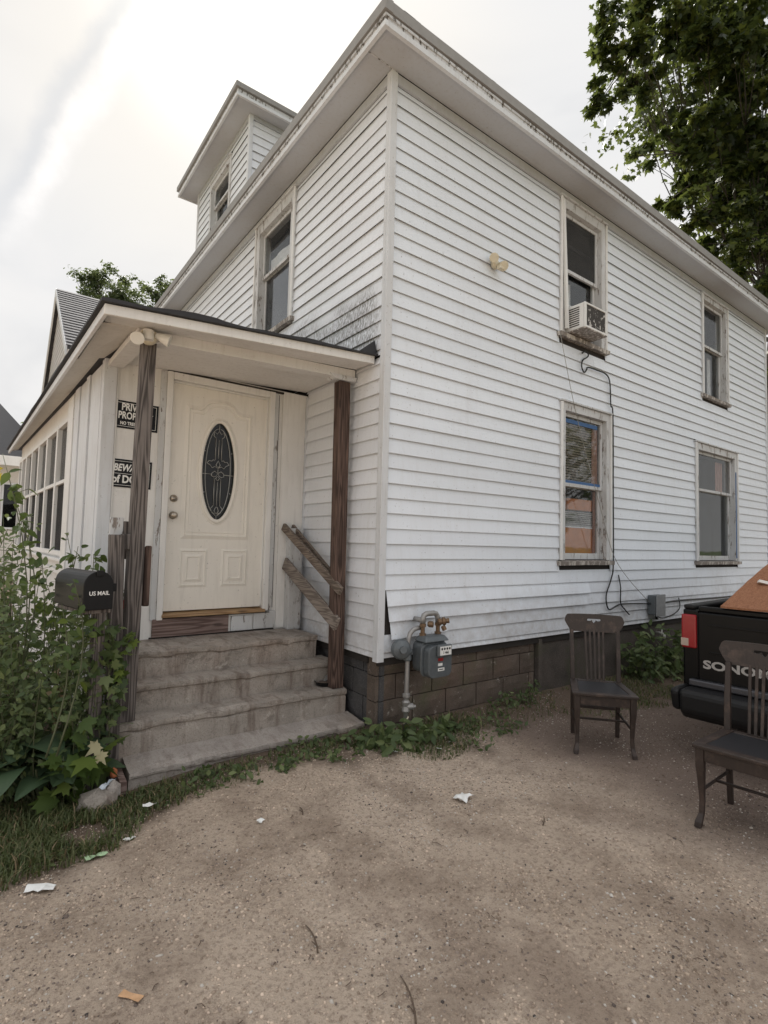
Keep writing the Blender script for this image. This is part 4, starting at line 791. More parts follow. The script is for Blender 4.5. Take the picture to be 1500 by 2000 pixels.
cable('pale_wire', [(2.34, -.065, 3.80), (2.55, -.075, 3.15), (2.80, -.075, 2.569), (3.1, -.08, 1.95), (3.385, -.075, 1.405), (3.75, -.06, 1.10), (4.31, -.06, .76)], .0035, 'thin slack wire slanting from the upper window sill to the box', M_STRING, 'wire')
# ------------------------------------------------------------------ mailbox and timber beside the steps
mbx = empty('mailbox', (-2.0, .3, -.16), 0, 'black arched US MAIL box on a timber post among the shrubs', 'mailbox')
ML = Matrix.Translation((-2.045, .10, 1.015)) @ Matrix.Rotation(R(12), 4, 'Z')
def archprof(w_, h_, n=14): return [(-w_/2, 0), (w_/2, 0)]+[(w_/2*math.cos(a), h_-w_/2+w_/2*math.sin(a)) for a in np.linspace(0, math.pi, n)]
part('box_body', M_BLKMET, mbx, lambda b: b.prism(archprof(.162, .225), lambda a, c, tt: ML @ Vector((a, tt, c)), .012, .50), .002)
part('box_door', M_BLKMET, mbx, lambda b: b.prism(archprof(.172, .234), lambda a, c, tt: ML @ Vector((a, tt, c-.004)), -.008, .0115), .004)
part('door_latch', M_BLKMET, mbx, lambda b: b.box(-.02, .02, -.02, -.0085, .20, .235, M=ML), .003)
part('flag', M_BLKMET, mbx, lambda b: (b.box(.083, .115, .02, .06, .10, .15, M=ML),), .002)
text_mesh('US MAIL', .034, lambda a, b, c: ML @ Vector((a+.004, -.0085-c, b+.085)), 'lettering', M_WHITE, mbx, .0006, 0, .0004, .95)
part('support_board', M_WGREY, mbx, lambda b: b.box(-.07, .10, .03, .47, -.03, -.006, M=ML), .004)
post(-2.03, -1.955, -2.035, -1.96, .30, .385, -.2, .985, M_WGREY, 'mailbox_post', mbx)
t = empty('timber_post', (-1.88, .4, -.16), 0, 'leaning weathered timber post between mailbox and porch post', 'post')
post(-1.905, -1.825, -1.95, -1.862, .36, .45, -.22, 1.47, M_WGREY, 'post_shaft', t)
part('white_picket', M_PEEL, t, lambda b: b.box(-1.925, -1.838, .56, .585, .1, 1.59), .004); part('cross_block', M_WGREY, t, lambda b: b.box(-1.836, -1.795, .55, .59, 1.30, 1.565), .004); part('rail_end', M_WGREY, t, lambda b: b.box(-1.86, -1.80, .455, .52, 1.37, 1.475), .004)
part('red_reflector', M_RED, t, lambda b: b.lathe([(.03, 0), (.03, .008)], (-1.815, .52, .99), (0, -1, 0), 16))
# ------------------------------------------------------------------ pan on the step
t = empty('pan', (-.14, .56, .198), 0, 'small black pan of ash on the step beside the brown post', 'pan')
part('pan_bowl', M_BLKMET, t, lambda b: b.lathe([(.055, 0), (.07, .004), (.085, .035), (.088, .037), (.080, .034), (.066, .010), (.01, .008)], (-.155, .575, .199), (0, 0, 1), 24), smooth=False); part('ash', M_BLOCK, t, lambda b: b.lathe([(.072, .0), (.05, .012), (.02, .018), (.0, .019)], (-.155, .575, .212), (0, 0, 1), 14)); part('paper_scrap', M_WHITE, t, lambda b: b.add([(-.15, .60, .225), (-.10, .61, .228), (-.085, .60, .30), (-.14, .59, .27)], [(0, 1, 2, 3)]))
# ------------------------------------------------------------------ chairs
def make_chair():
    ch = empty('wooden_chair', (0, 0, 0)); 
    def leg(pts, ws, nm='leg'):
        mb = MB()
        for (x, y, z), w_ in zip(pts, ws): h = w_/2; mb.v += [(x-h, y-h, z), (x+h, y-h, z), (x+h, y+h, z), (x-h, y+h, z)]
        for i in range(len(pts)-1):
            for j in range(4): q = i*4; mb.f.append((q+j, q+(j+1) % 4, q+4+(j+1) % 4, q+4+j)); mb.m.append(0)
        n_ = len(pts); mb.f += [(3, 2, 1, 0), tuple((n_-1)*4+t for t in range(4))]; mb.m += [0, 0]; return mb.build(nm, M_CHAIR, ch, bevel=.004)
    for s_ in (-1, 1):
        leg([(s_*.208, -.232, 0), (s_*.205, -.226, .03), (s_*.196, -.208, .075), (s_*.194, -.204, .14), (s_*.197, -.207, .25), (s_*.200, -.210, .33), (s_*.20, -.21, .435)], [.034, .036, .027, .026, .034, .043, .044])
        leg([(s_*.175, .235, 0), (s_*.176, .225, .15), (s_*.178, .205, .42)], [.030, .032, .034])
        leg([(s_*.178, .204, .455), (s_*.182, .222, .62), (s_*.184, .258, .86)], [.034, .033, .030], 'back_post')
    # seat: frame with sunken leather panel
    def trap(b, f0, k0, y0, y1, z0, z1): b.hexa([(-f0, y0, z0), (f0, y0, z0), (k0, y1, z0), (-k0, y1, z0), (-f0, y0, z1), (f0, y0, z1), (k0, y1, z1), (-k0, y1, z1)])
    mb = MB()
    def edge(a, b_, w_):
        a, b_ = Vector(a), Vector(b_); T = (b_-a).normalized(); N_ = Vector((-T.y, T.x, 0)); mb.hexa([a, b_, b_+N_*w_, a+N_*w_]+[q+Vector((0, 0, .022)) for q in (a, b_, b_+N_*w_, a+N_*w_)])
    edge((-.235, -.245, .435), (.235, -.245, .435), .06); edge((.2351, -.1849, .435), (.198, .225, .435), .055); edge((-.198, .225, .435), (-.2351, -.1849, .435), .055); edge((.143, .222, .4352), (-.143, .222, .4352), .05)
    mb.build('seat', M_CHAIR, ch, bevel=.005)
    part('seat_panel', M_LEATH, ch, lambda b: trap(b, .185, .15, -.19, .175, .440, .4525), .008)
    part('apron', M_CHAIR, ch, lambda b: (b.box(-.178, .178, -.225, -.203, .365, .434),), .003); part('apron', M_CHAIR, ch, lambda b: (b.box(-.16, .16, .195, .213, .38, .434),), .003)
    for s_ in (-1, 1):
        part('apron', M_CHAIR, ch, lambda b: b.hexa([(s_*.208, -.186, .37), (s_*.190, -.186, .37), (s_*.170, .188, .37), (s_*.186, .188, .37), (s_*.208, -.186, .434), (s_*.190, -.186, .434), (s_*.170, .188, .434), (s_*.186, .188, .434)]), .002)
        part('stretcher', M_CHAIR, ch, lambda b: b.tube([(s_*.196, -.20, .20), (s_*.178, .215, .20)], .009, 8), smooth=True)
    part('stretcher', M_CHAIR, ch, lambda b: b.tube([(-.19, .0, .20), (.19, .0, .20)], .009, 8), smooth=True); part('stretcher', M_CHAIR, ch, lambda b: b.box(-.162, .162, .208, .226, .22, .245), .003)
    # crest rail with a hand slot
    mb = MB(); N_ = 44; hw = .238; bow = lambda u: .262+.018*(1-(u/hw)**2)+0
    cols = [-hw+2*hw*i/N_ for i in range(N_+1)]
    def outline(u):
        a = abs(u)/hw; top = .990-.006*a*a - (.045*(max(0, a-.87)/.13)**2.6); bot = .845 + (.0 if a < .78 else .085*((a-.78)/.22)**1.25); return bot, max(bot+.004, top)
    def slot(u):
        a = abs(u)
        if a > .055: return None
        t_ = .951+.0*a; rr = .055-a; bb = .932-(.018*max(0, 1-a/.016) if a < .016 else 0) + (.006 if .016 <= a < .024 else 0)
        if rr < .008: sh_ = .009*(1-math.sqrt(max(0, 1-((.008-rr)/.008)**2))); return bb+sh_, t_-sh_
        return bb, t_
    th = .011; cols = sorted(set(cols+[round(q, 4) for q in np.linspace(-.055, .055, 27)]))
    def yb(u, z): return bow(u)+(z-.85)*.14
    for a_, b_ in zip(cols, cols[1:]):
        def rng_(u, inside):
            bo, to = outline(u)
            if not inside: return [(bo, to)]
            s_ = slot(u) or (.94, .94); return [(bo, s_[0]), (s_[1], to)]
        ins = abs((a_+b_)/2) < .055
        for (p0, p1), (q0, q1) in zip(rng_(a_, ins), rng_(b_, ins)):
            mb.hexa([(a_, yb(a_, p0)-th, p0), (b_, yb(b_, q0)-th, q0), (b_, yb(b_, q0)+th, q0), (a_, yb(a_, p0)+th, p0), (a_, yb(a_, p1)-th, p1), (b_, yb(b_, q1)-th, q1), (b_, yb(b_, q1)+th, q1), (a_, yb(a_, p1)+th, p1)])
    cr = mb.build('crest_rail', M_CHAIR, ch, recalc=False)
    for i in range(5):
        x = -.064+.032*i
        part('spindle', M_CHAIR, ch, lambda b: b.hexa([(x-.0085, .196, .457), (x+.0085, .196, .457), (x+.0085, .208, .457), (x-.0085, .208, .457), (x*1.12-.0085, .268, .86), (x*1.12+.0085, .268, .86), (x*1.12+.0085, .28, .86), (x*1.12-.0085, .28, .86)]), .002)
    return ch
ch1 = make_chair(); ch2 = copy_tree(ch1)
ch1.location = (1.365, -1.13, gz(1.365, -1.13)-.003); ch1.rotation_euler.z = R(-49.3); props(ch1, 'dark wooden chair with slatted back standing between gas meter and truck', 'chair', 'dark wooden chairs on the gravel')
ch2.location = (.946, -2.323, gz(.946, -2.323)-.003); ch2.rotation_euler.z = R(-85); props(ch2, 'dark wooden chair in front of the truck tailgate, cut by the frame', 'chair', 'dark wooden chairs on the gravel')
# ------------------------------------------------------------------ pickup truck
TG = -.10
tk = empty('pickup_truck', (1.90, -2.40, TG), R(3.5), 'black pickup truck seen from the rear, parked beside the house', 'truck')
TM = wm(tk)
def tp(name, m, fn, bevel=.0, parent=tk, smooth=False): mb = MB(); fn(mb); mb.xf(TM); return mb.build(name, m, parent, bevel=bevel, smooth=smooth)
HWD = .855
def side_poly(x0, x1, zb, zt, arches):
    p = [(x0, zt), (x0, zb)]
    for cx_, r_ in arches: p += [(cx_+r_*math.cos(a), .36+r_*math.sin(a)) for a in np.linspace(math.pi+.15, -.15, 12)]
    return p+[(x1, zb), (x1, zt)]
for s_ in (1, -1):
    tp('bed_side', M_TRUCK, lambda b: b.prism(side_poly(.03, 1.95, .42, 1.10, [(1.02, .40)]), lambda a, c, t: Vector((a, t*s_, c)), HWD-.05-.0, HWD), .012)
    tp('bed_rail', M_BPLAS, lambda b: b.box(.0, 1.95, *sorted((s_*(HWD-.085), s_*(HWD-.008))), 1.101, 1.135), .012)
    tp('corner_post', M_TRUCK, lambda b: b.box(.0, .10, *sorted((s_*(HWD-.115), s_*(HWD-.002))), .44, 1.10), .015)
    lamp = tp('tail_lamp', M_LAMPR, lambda b: b.box(-.018, .09, *sorted((s_*(HWD-.105), s_*(HWD+.004))), .80, 1.06), .012)
    tp('reverse_lens', M_LAMPW, lambda b: b.box(-.0205, .02, *sorted((s_*(HWD-.05), s_*(HWD+.006))), .815, .875), .004, lamp)
tp('bed_floor', M_BPLAS, lambda b: (b.box(.06, 1.93, -.79, .79, .58, .62), b.box(1.90, 1.94, -.79, .79, .621, 1.09)))
tg = tp('tailgate', M_TRUCK, lambda b: (b.box(-.012, .04, -.742, .742, .56, 1.085), b.box(-.0, .045, -.742, .742, 1.0851, 1.13)), .012)
tp('tailgate_handle', M_BPLAS, lambda b: b.box(-.022, -.012, -.13, .13, .88, .97), .006, tg)
tp('pressed_rib', M_TRUCK, lambda b: (b.box(-.018, -.0122, -.66, .66, .985, 1.0),), .003, tg); tp('pressed_rib', M_TRUCK, lambda b: (b.box(-.018, -.0122, -.66, .66, .78, .795),), .003, tg)
text_mesh('SONOMA', .085, lambda a, b, c: TM @ Vector((-.0135-c, .705-a, .665+b)), 'lettering', M_LETTER, tg, .003, 0, .001, 1.42, 'LEFT')
bp_ = tp('rear_bumper', M_BPLAS, lambda b: (b.prism([(-.235, .50), (-.225, .36), (-.16, .30), (-.04, .30), (-.02, .50), (-.05, .52), (-.2, .52)], lambda a, c, t: Vector((a, t, c)), -.80, .80), b.prism([(-.235, .50), (-.2, .52), (-.02, .52), (.16, .50), (.14, .38), (-.04, .32), (-.2, .36)], lambda a, c, t: Vector((a, t, c)), .8005, .865), b.prism([(-.235, .50), (-.2, .52), (-.02, .52), (.16, .50), (.14, .38), (-.04, .32), (-.2, .36)], lambda a, c, t: Vector((a, t, c)), -.865, -.8005)), .025)
tp('bumper_bar', M_CHROME, lambda b: b.box(-.065, -.012, -.79, .79, .525, .575), .01, bp_); tp('licence_plate', M_BPLAS, lambda b: b.box(-.242, -.236, -.15, .15, .36, .48), .002, bp_)
def wheel(x, s_):
    w_ = tp('wheel', M_RUB, lambda b: b.lathe([(.20, -.10), (.31, -.105), (.335, -.08), (.34, 0), (.335, .08), (.31, .105), (.20, .10)], (x, s_*.74, .335), (0, 1, 0), 36), 0, tk, False)
    tp('rim', M_CHROME, lambda b: b.lathe([(.199, -.09), (.199, .095), (.15, .07), (.06, .075), (.05, .09)] if s_ > 0 else [(.05, -.09), (.06, -.075), (.15, -.07), (.199, -.095), (.199, .09)], (x, s_*.74, .335), (0, 1, 0), 24), 0, w_)
for x in (1.02, 3.78):
    for s_ in (1, -1): wheel(x, s_)
cab = tp('cab', M_TRUCK, lambda b: (b.prism(side_poly(1.99, 4.75, .38, 1.05, [(3.78, .40)]), lambda a, c, t: Vector((a, t, c)), -.85, .85), b.hexa([(2.0, -.83, 1.05), (3.55, -.83, 1.05), (3.55, .83, 1.05), (2.0, .83, 1.05), (2.15, -.66, 1.56), (2.95, -.66, 1.56), (2.95, .66, 1.56), (2.15, .66, 1.56)])), .03)
tp('rear_window', M_DGLASS, lambda b: b.hexa([(2.02, -.62, 1.13), (2.03, -.62, 1.13), (2.03, .62, 1.13), (2.02, .62, 1.13), (2.115, -.56, 1.47), (2.125, -.56, 1.47), (2.125, .56, 1.47), (2.115, .56, 1.47)]), 0, cab)
tp('underbody', M_RUB, lambda b: (b.box(.05, 4.6, -.45, .45, .30, .56), b.tube([(.0, -.3, .33), (.6, -.3, .33)], .03, 8)), .01)
# brown board lying on the tailgate, sloping up into the bed
osb = mat('rough_brown_board', lambda k: {'Base Color': k.mix(k.ramp(k.noise(k.map(k.coord(), (30, 60, 30)), 1.4, 5, .7, 1.0), [(.3, 0), (.7, 1)]), (.20, .075, .035), (.42, .20, .105)), 'Roughness': .9, 'Normal': k.bump(k.noise(k.map(k.coord(), (30, 60, 30)), 2.5, 4, .7), .8, .01)})
mb = MB(); n1, n2 = 14, 12; A0, A1 = Vector((1.845, -1.82, 1.045)), Vector((1.93, -3.18, 1.045)); B0, B1 = Vector((3.10, -1.90, 1.50)), Vector((3.2, -3.1, 1.52))
for l in (0, 1):
    for i in range(n1+1):
        for j in range(n2+1):
            a, b = i/n1, j/n2; p = (A0*(1-b)+A1*b)*(1-a)+(B0*(1-b)+B1*b)*a; z = .014*noise.noise((p.x*2.5, p.y*2.5, 0))+.03*math.sin(a*math.pi)*.6
            e = .012*noise.noise((p.x*14, p.y*14, 3)) if i in (0, n1) or j in (0, n2) else 0; mb.v.append((p.x+e, p.y+e, p.z+z-(.014 if l else 0)))
L_ = (n1+1)*(n2+1)
for i in range(n1):
    for j in range(n2): q = i*(n2+1)+j; mb.f += [(q, q+1, q+n2+2, q+n2+1), (L_+q, L_+q+n2+1, L_+q+n2+2, L_+q+1)]
for i in range(n1): q = i*(n2+1); mb.f += [(q, q+n2+1, L_+q+n2+1, L_+q), (q+n2, L_+q+n2, L_+q+2*n2+1, q+2*n2+1)]
for j in range(n2): mb.f += [(j, L_+j, L_+j+1, j+1), (n1*(n2+1)+j, n1*(n2+1)+j+1, L_+n1*(n2+1)+j+1, L_+n1*(n2+1)+j)]
mb.m = [0]*len(mb.f); props(mb.build('brown_board', osb, None, own=True), 'rough orange brown board slanting out of the truck bed', 'board')
CM = Matrix.Translation((2.27, -1.975, 1.222)) @ Matrix.Rotation(R(-60), 4, 'Z') @ Matrix.Rotation(R(-12), 4, 'X') @ Matrix.Rotation(R(14), 4, 'Y')
t = empty('cigarette_pack', (2.27, -1.975, 1.20), 0, 'small white cigarette pack lying on the brown board', 'pack'); part('pack_body', M_WHITE, t, lambda b: b.box(-.045, .045, -.028, .028, -.011, .011, M=CM), .002); part('pack_print', M_BPLAS, t, lambda b: (b.box(-.02, .0, -.015, .01, .0112, .0116, M=CM), b.box(.01, .03, -.01, .0, .0112, .0116, M=CM)))
part('bed_debris', plain('grey_plastic_scraps', (.2, .22, .25), .6), tk, lambda b: [b.tube([TM @ Vector((.25+.1*i, .55+.05*math.sin(i*2), .64)), TM @ Vector((.28+.1*i, .5, .78+.05*(i % 3)))], .04, 7) for i in range(4)])
# ------------------------------------------------------------------ leaves
def np_mesh(name, V, polys_n, mats, parent, smooth=False, matidx=None, **kw):
    """V (N,k,3) vertices of N identical pieces; polys_n list of index tuples per piece"""
    N, kk, _ = V.shape; me = bpy.data.meshes.new(name); off = np.arange(N)[:, None]*kk; loops, starts, tot = [], [], 0
    inv = np.array(wm(parent).inverted()); P = V.reshape(-1, 3); P = P @ inv[:3, :3].T + inv[:3, 3]
    lp = np.concatenate([np.array(p) for p in polys_n]); ln = [len(p) for p in polys_n]
    L = (off+lp[None, :]).reshape(-1); st0 = np.cumsum([0]+ln[:-1]); per = sum(ln); ST = (np.arange(N)[:, None]*per+st0[None, :]).reshape(-1)
    me.vertices.add(N*kk); me.vertices.foreach_set('co', P.astype(np.float32).ravel()); me.loops.add(len(L)); me.loops.foreach_set('vertex_index', L.astype(np.int32)); me.polygons.add(len(ST)); me.polygons.foreach_set('loop_start', ST.astype(np.int32))
    mats = mats if isinstance(mats, list) else [mats]
    for q in mats: me.materials.append(q)
    if matidx is not None: me.polygons.foreach_set('material_index', np.repeat(matidx, len(ln)).astype(np.int32))
    me.update(calc_edges=True); me.validate()
    o = bpy.data.objects.new(name, me); C.objects.link(o); o.parent = parent; WM[o.name] = wm(parent)
    if smooth: me.polygons.foreach_set('use_smooth', [True]*len(me.polygons))
    return props(o, **kw)
def unit(a): return a/np.maximum(np.linalg.norm(a, axis=-1, keepdims=True), 1e-9)
MAPLE = np.array([(0, 0, 0), (.10, .06, -.01), (.30, .0, -.05), (.26, .14, -.03), (.52, .34, -.09), (.36, .40, -.05), (.38, .56, -.06), (.16, .50, -.02), (.0, 1.0, -.1), (-.16, .50, -.02), (-.38, .56, -.06), (-.36, .40, -.05), (-.52, .34, -.09), (-.26, .14, -.03), (-.30, .0, -.05), (-.10, .06, -.01)]); MAPLE_F = [tuple(range(16))]
OVAL = np.array([(0, 0, 0), (.20, .22, .05), (.24, .48, .06), (.13, .78, .03), (0, 1, -.08), (-.13, .78, .03), (-.24, .48, .06), (-.20, .22, .05), (0, .5, 0.0)]); OVAL_F = [(0, 1, 2, 8), (8, 2, 3, 4), (0, 8, 6, 7), (8, 4, 5, 6)]
def scatter_leaves(P, up, S_, tmpl, spread=.8, droop=.35):
    """P positions, up: preferred normal (N,3)"""
    N = len(P); nrm = unit(up+spread*rng.normal(size=(N, 3))); t = rng.normal(size=(N, 3)); t[:, 2] -= droop*2; ay = unit(t-nrm*(t*nrm).sum(1, keepdims=True)); ax = np.cross(ay, nrm)
    return P[:, None, :]+S_[:, None, None]*(tmpl[None, :, 0:1]*ax[:, None, :]+tmpl[None, :, 1:2]*ay[:, None, :]+tmpl[None, :, 2:3]*nrm[:, None, :])
def limb(mb, a, b, r0, r1, bend=.12, n=6, away=None):
    a, b = Vector(a), Vector(b); L = (b-a).length; off = Vector((random.uniform(-1, 1), random.uniform(-1, 1), random.uniform(-.2, .6)))*bend*L; pts = []
    if away: off += Vector(away)*L
    for i in range(n+1): t = i/n; pts.append(a.lerp(b, t)+off*math.sin(t*math.pi))
    mb.tube(pts, [r0+(r1-r0)*i/n for i in range(n+1)], 7); return pts
def tree(name, base, trunk_top, clumps, leaf, size, per, lm, label, group=None, r0=.3, trunk_r=.16, flat=.75, droop=.35, cat='tree', tmpl=MAPLE, tf=MAPLE_F, twigs=True, away=None):
    t = empty(name, base, 0, label, cat, group); mb = MB(); limb(mb, Vector(base)-Vector((0, 0, .3)), trunk_top, r0, trunk_r, .04, 8); mb.build('trunk', M_BARK, t, smooth=True)
    mb = MB(); PP, UU = [], []
    big = [q for q in clumps if q[3] >= .42]
    for (x, y, z, r) in clumps:
        c = np.array((x, y, z)); s_ = Vector(base).lerp(Vector(trunk_top), random.uniform(.75, 1))
        if r < .42 and big: s_ = Vector(min(big, key=lambda q: (q[0]-x)**2+(q[1]-y)**2+(q[2]-z)**2)[:3])
        away_ = away if r >= .42 else None; L = limb(mb, s_, Vector((x, y, z-.2*r)), max(.015, .03*r+.015), .005, .06, 6, away_)
        n = int(per*r*r*(.4 if r > 1.15 else 1)); sub = max(3, int(n/45)); sc = rng.normal(size=(sub, 3)); sc = unit(sc)*(rng.random((sub, 1))**.45)*r*np.array([1, 1, flat]); cc = c+sc
        if twigs:
            for q in cc[:max(3, sub//2)]: limb(mb, L[-2], q, .012, .004, .06, 3)
        idx = rng.integers(0, sub, n); d_ = rng.normal(size=(n, 3))*np.array([.26, .26, .17])*min(r, 1.2); P = cc[idx]+d_; PP.append(P); UU.append(unit(P-c)*.45+np.array([0, 0, .75]))
    mb.build('branches', M_BARK, t, smooth=True, recalc=False)
    P, U_ = np.concatenate(PP), np.concatenate(UU); V = scatter_leaves(P, U_, leaf*(.65+.6*rng.random(len(P))), tmpl, .55, droop); np_mesh('crown', V, tf, lm, t)
    return t
# big maple behind the far end of the house
cl = [(8.82, 2.96, 14.34, 0.45), (9.58, 2.79, 14.7, 0.5), (10.1, 2.18, 14.4, 0.6), (11.06, 1.76, 14.81, 0.6), (11.8, 1.25, 14.73, 0.6), (8.6, 2.96, 13.42, 0.4), (9.03, 2.57, 13.26, 0.5), (10.45, 2.59, 14.14, 0.42), (10.41, 1.86, 13.62, 0.5), (11.08, 1.33, 13.55, 0.6), (12.61, 1.19, 14.23, 0.5), (8.99, 3.25, 12.97, 0.35), (9.87, 3.08, 13.34, 0.42), (8.81, 3.44, 12.37, 0.28), (8.8, 3.68, 12.21, 0.15), (8.86, 2.98, 12.06, 0.28), (9.81, 2.89, 12.62, 0.28), (10.39, 2.72, 13.52, 0.22), (10.91, 1.89, 13.08, 0.4), (11.63, 1.65, 13.05, 0.5), (12.16, 1.17, 13.0, 0.5), (10.43, 1.71, 11.81, 0.38), (10.83, 2.34, 12.12, 0.32), (10.34, 2.51, 11.63, 0.32), (9.63, 2.68, 11.13, 0.22), (9.11, 2.73, 10.71, 0.14), (10.35, 2.91, 11.25, 0.17), (10.62, 2.17, 11.14, 0.45), (11.46, 1.83, 11.88, 0.5), (12.26, 1.43, 12.16, 0.5), (12.41, 1.09, 12.16, 0.4), (11.05, 2.49, 10.86, 0.28), (10.89, 1.91, 10.6, 0.45), (11.91, 1.67, 11.06, 0.5), (12.08, 1.06, 10.92, 0.5), (10.8, 2.74, 10.3, 0.22), (10.57, 2.85, 10.11, 0.14), (10.25, 2.04, 9.63, 0.38), (10.78, 1.7, 9.55, 0.45), (11.37, 1.37, 9.62, 0.5), (12.79, 1.29, 10.29, 0.5), (10.64, 2.24, 9.27, 0.22), (11.29, 2.03, 9.13, 0.38), (11.42, 1.51, 8.81, 0.45), (12.17, 1.22, 8.96, 0.45), (11.55, 1.56, 8.25, 0.3), (12.02, 1.19, 8.0, 0.35), (12.51, 1.19, 7.25, 0.3), (12.57, 1.23, 6.24, 0.3), (13.08, 1.35, 5.33, 0.3), (13.33, 2.25, 16.39, 0.9), (14.08, 1.77, 15.26, 0.9), (13.71, 2.16, 13.66, 0.8), (14.37, 1.77, 12.24, 0.9), (13.6, 2.4, 11.49, 0.7), (14.23, 2.0, 10.5, 0.8), (14.73, 1.22, 16.15, 1.2), (15.11, 1.14, 13.42, 1.2), (15.13, 1.3, 10.96, 1.1), (15.12, 1.45, 8.95, 0.9), (12.5, 2.84, 16.8, 0.7), (13.52, 2.21, 14.95, 0.6), (13.31, 2.54, 12.49, 0.6)]
cl += [(11.5, -1.2, 9.5, 1.5), (11.0, -2.2, 11.5, 1.6), (12.6, -1.5, 12.5, 1.8), (13.5, .5, 10.5, 1.8), (13.2, 2.5, 12.5, 1.8), (12.0, 3.2, 14.0, 1.8), (14.2, -1.5, 9.0, 1.6), (10.6, -3.4, 9.6, 1.4), (12.8, -3.2, 10.2, 1.6), (9.6, -3.0, 11.0, 1.3), (13.6, 3.0, 9.0, 1.5), (12.2, .4, 5.6, .8), (12.0, 1.0, 4.2, .7), (9.2, -2.2, 12.4, 1.3), (9.9, -1.6, 13.6, 1.4), (8.6, -3.2, 12.4, 1.1)]
tree('maple_tree', (12.9, .6, -.1), (12.4, .7, 8.5), cl, .19, .2, 1150, M_MAPLE, 'large dark green maple tree rising behind the far end of the house', r0=.42, trunk_r=.2, droop=.5, away=(.22, .10, -.16))
# trees beyond the neighbouring house on the left
def tclumps(c, R_, H_, n, r):
    out = []
    for i in range(n):
        d_ = unit(rng.normal(size=3)); q = rng.random()**.4; out.append((c[0]+d_[0]*R_*q, c[1]+d_[1]*R_*q, c[2]+d_[2]*H_*q, r*random.uniform(.7, 1.25)))
    return out
tree('street_tree', (1.6, 26, -.1), (1.7, 26, 9), tclumps((1.75, 26, 12.8), 1.7, 2.1, 40, .6)+[(1.7, 26, 15.0, .4), (.7, 26, 13.6, .45), (.3, 26, 12.6, .5), (3.1, 26, 14.2, .5), (3.5, 26, 13.0, .5), (2.5, 26, 14.6, .45)], .16, .2, 900, M_FAR, 'loose green tree behind the neighbouring shingled gable roof', r0=.25, droop=.2, tmpl=OVAL, tf=OVAL_F)
tree('street_tree', (4.2, 24, -.1), (4.2, 24, 9), tclumps((4.2, 24, 12.6), 1.1, 1.6, 20, .5)+[(3.7, 24, 14.4, .35)], .16, .2, 800, M_FAR, 'small tree top peeping over the main eave beside the dormer', r0=.2, droop=.2, tmpl=OVAL, tf=OVAL_F)
tree('street_tree', (-2.6, 34, -.1), (-2.6, 34, 5), tclumps((-2.7, 34, 6.0), 2.2, 2.2, 10, .9), .24, .2, 200, M_FAR, 'far tree at the left edge beyond the second neighbouring house', r0=.2, droop=.2, tmpl=OVAL, tf=OVAL_F)
# trees across the street and drive: seen only as reflections in the panes
for i, (x, y, h, r) in enumerate(((-19, 24, 6.5, 3.2), (-24, 34, 7.5, 4), (14.5, -9, 5.5, 3.6), (22, -13.5, 7, 4.5))):
    tree('street_tree', (x, y, -.1), (x, y, h*.6), tclumps((x, y, h), r, r*.9, 14, 1.3), .38, .2, 90, M_FAR, ['green tree across the street, reflected in the porch windows', 'taller tree farther along the street, reflected in the far porch windows', 'green tree across the driveway, reflected in the side window by the cable', 'taller tree behind the driveway tree, reflected in the far side windows'][i], r0=.3, tmpl=OVAL, tf=OVAL_F, twigs=False)
# hedge closing the view right of the house
t = empty('hedge', (10.2, 1.5, -.1), 0, 'dark green hedge behind the far corner of the house', 'hedge'); mb = MB()
for i in range(9): limb(mb, (9.6+i*.35, .6+i*.25, -.2), (9.6+i*.35+random.uniform(-.2, .2), .6+i*.25, 2.6), .04, .01, .06, 4)
mb.build('stems', M_BARK, t, smooth=True, recalc=False); N = 7000; P = np.stack([rng.uniform(9.1, 13, N), rng.uniform(-.2, 3.2, N), rng.uniform(-.1, 4.4, N)], 1); P[:, 2] *= .8+.2*np.sin(P[:, 0]*3); np_mesh('foliage', scatter_leaves(P, np.tile([-.4, -.5, .6], (N, 1)), .13*(.6+.7*rng.random(N)), OVAL, .7), OVAL_F, M_MAPLE, t)
# ------------------------------------------------------------------ neighbouring houses
nb = empty('gabled_house', (3, 11.4, -.1), 0, 'grey sided neighbour house with steep shingled gable beyond the porch', 'house')
gx0, gx1, gya, gw, gzf, gza = -1.45, 8.5, 11.45, 2.85, 5.25, 7.35
part('wall', M_NEIGH, nb, lambda b: (b.prism([(gya-gw, -.2), (gya+gw, -.2), (gya+gw, gzf), (gya, gza), (gya-gw, gzf)], lambda a, c, t: Vector((t, a, c)), gx0, gx1),))
FN = Fr((gx0, 0, 0), (0, 1, 0), (-1, 0, 0)); FN2 = Fr((0, gya-gw, 0), (1, 0, 0), (0, -1, 0)); z = 3.2
while z < gza-.15:
    h_ = gw if z+.14 < gzf else gw*(gza-z-.14)/(gza-gzf)
    board(FN, gya-h_, gya+h_, z, z+.16, M_NEIGH, nb, jit=0); z += .15
z = 3.2
while z < gzf-.1: board(FN2, gx0+.02, gx0+3.5, z, z+.16, M_NEIGH, nb, jit=0); z += .15
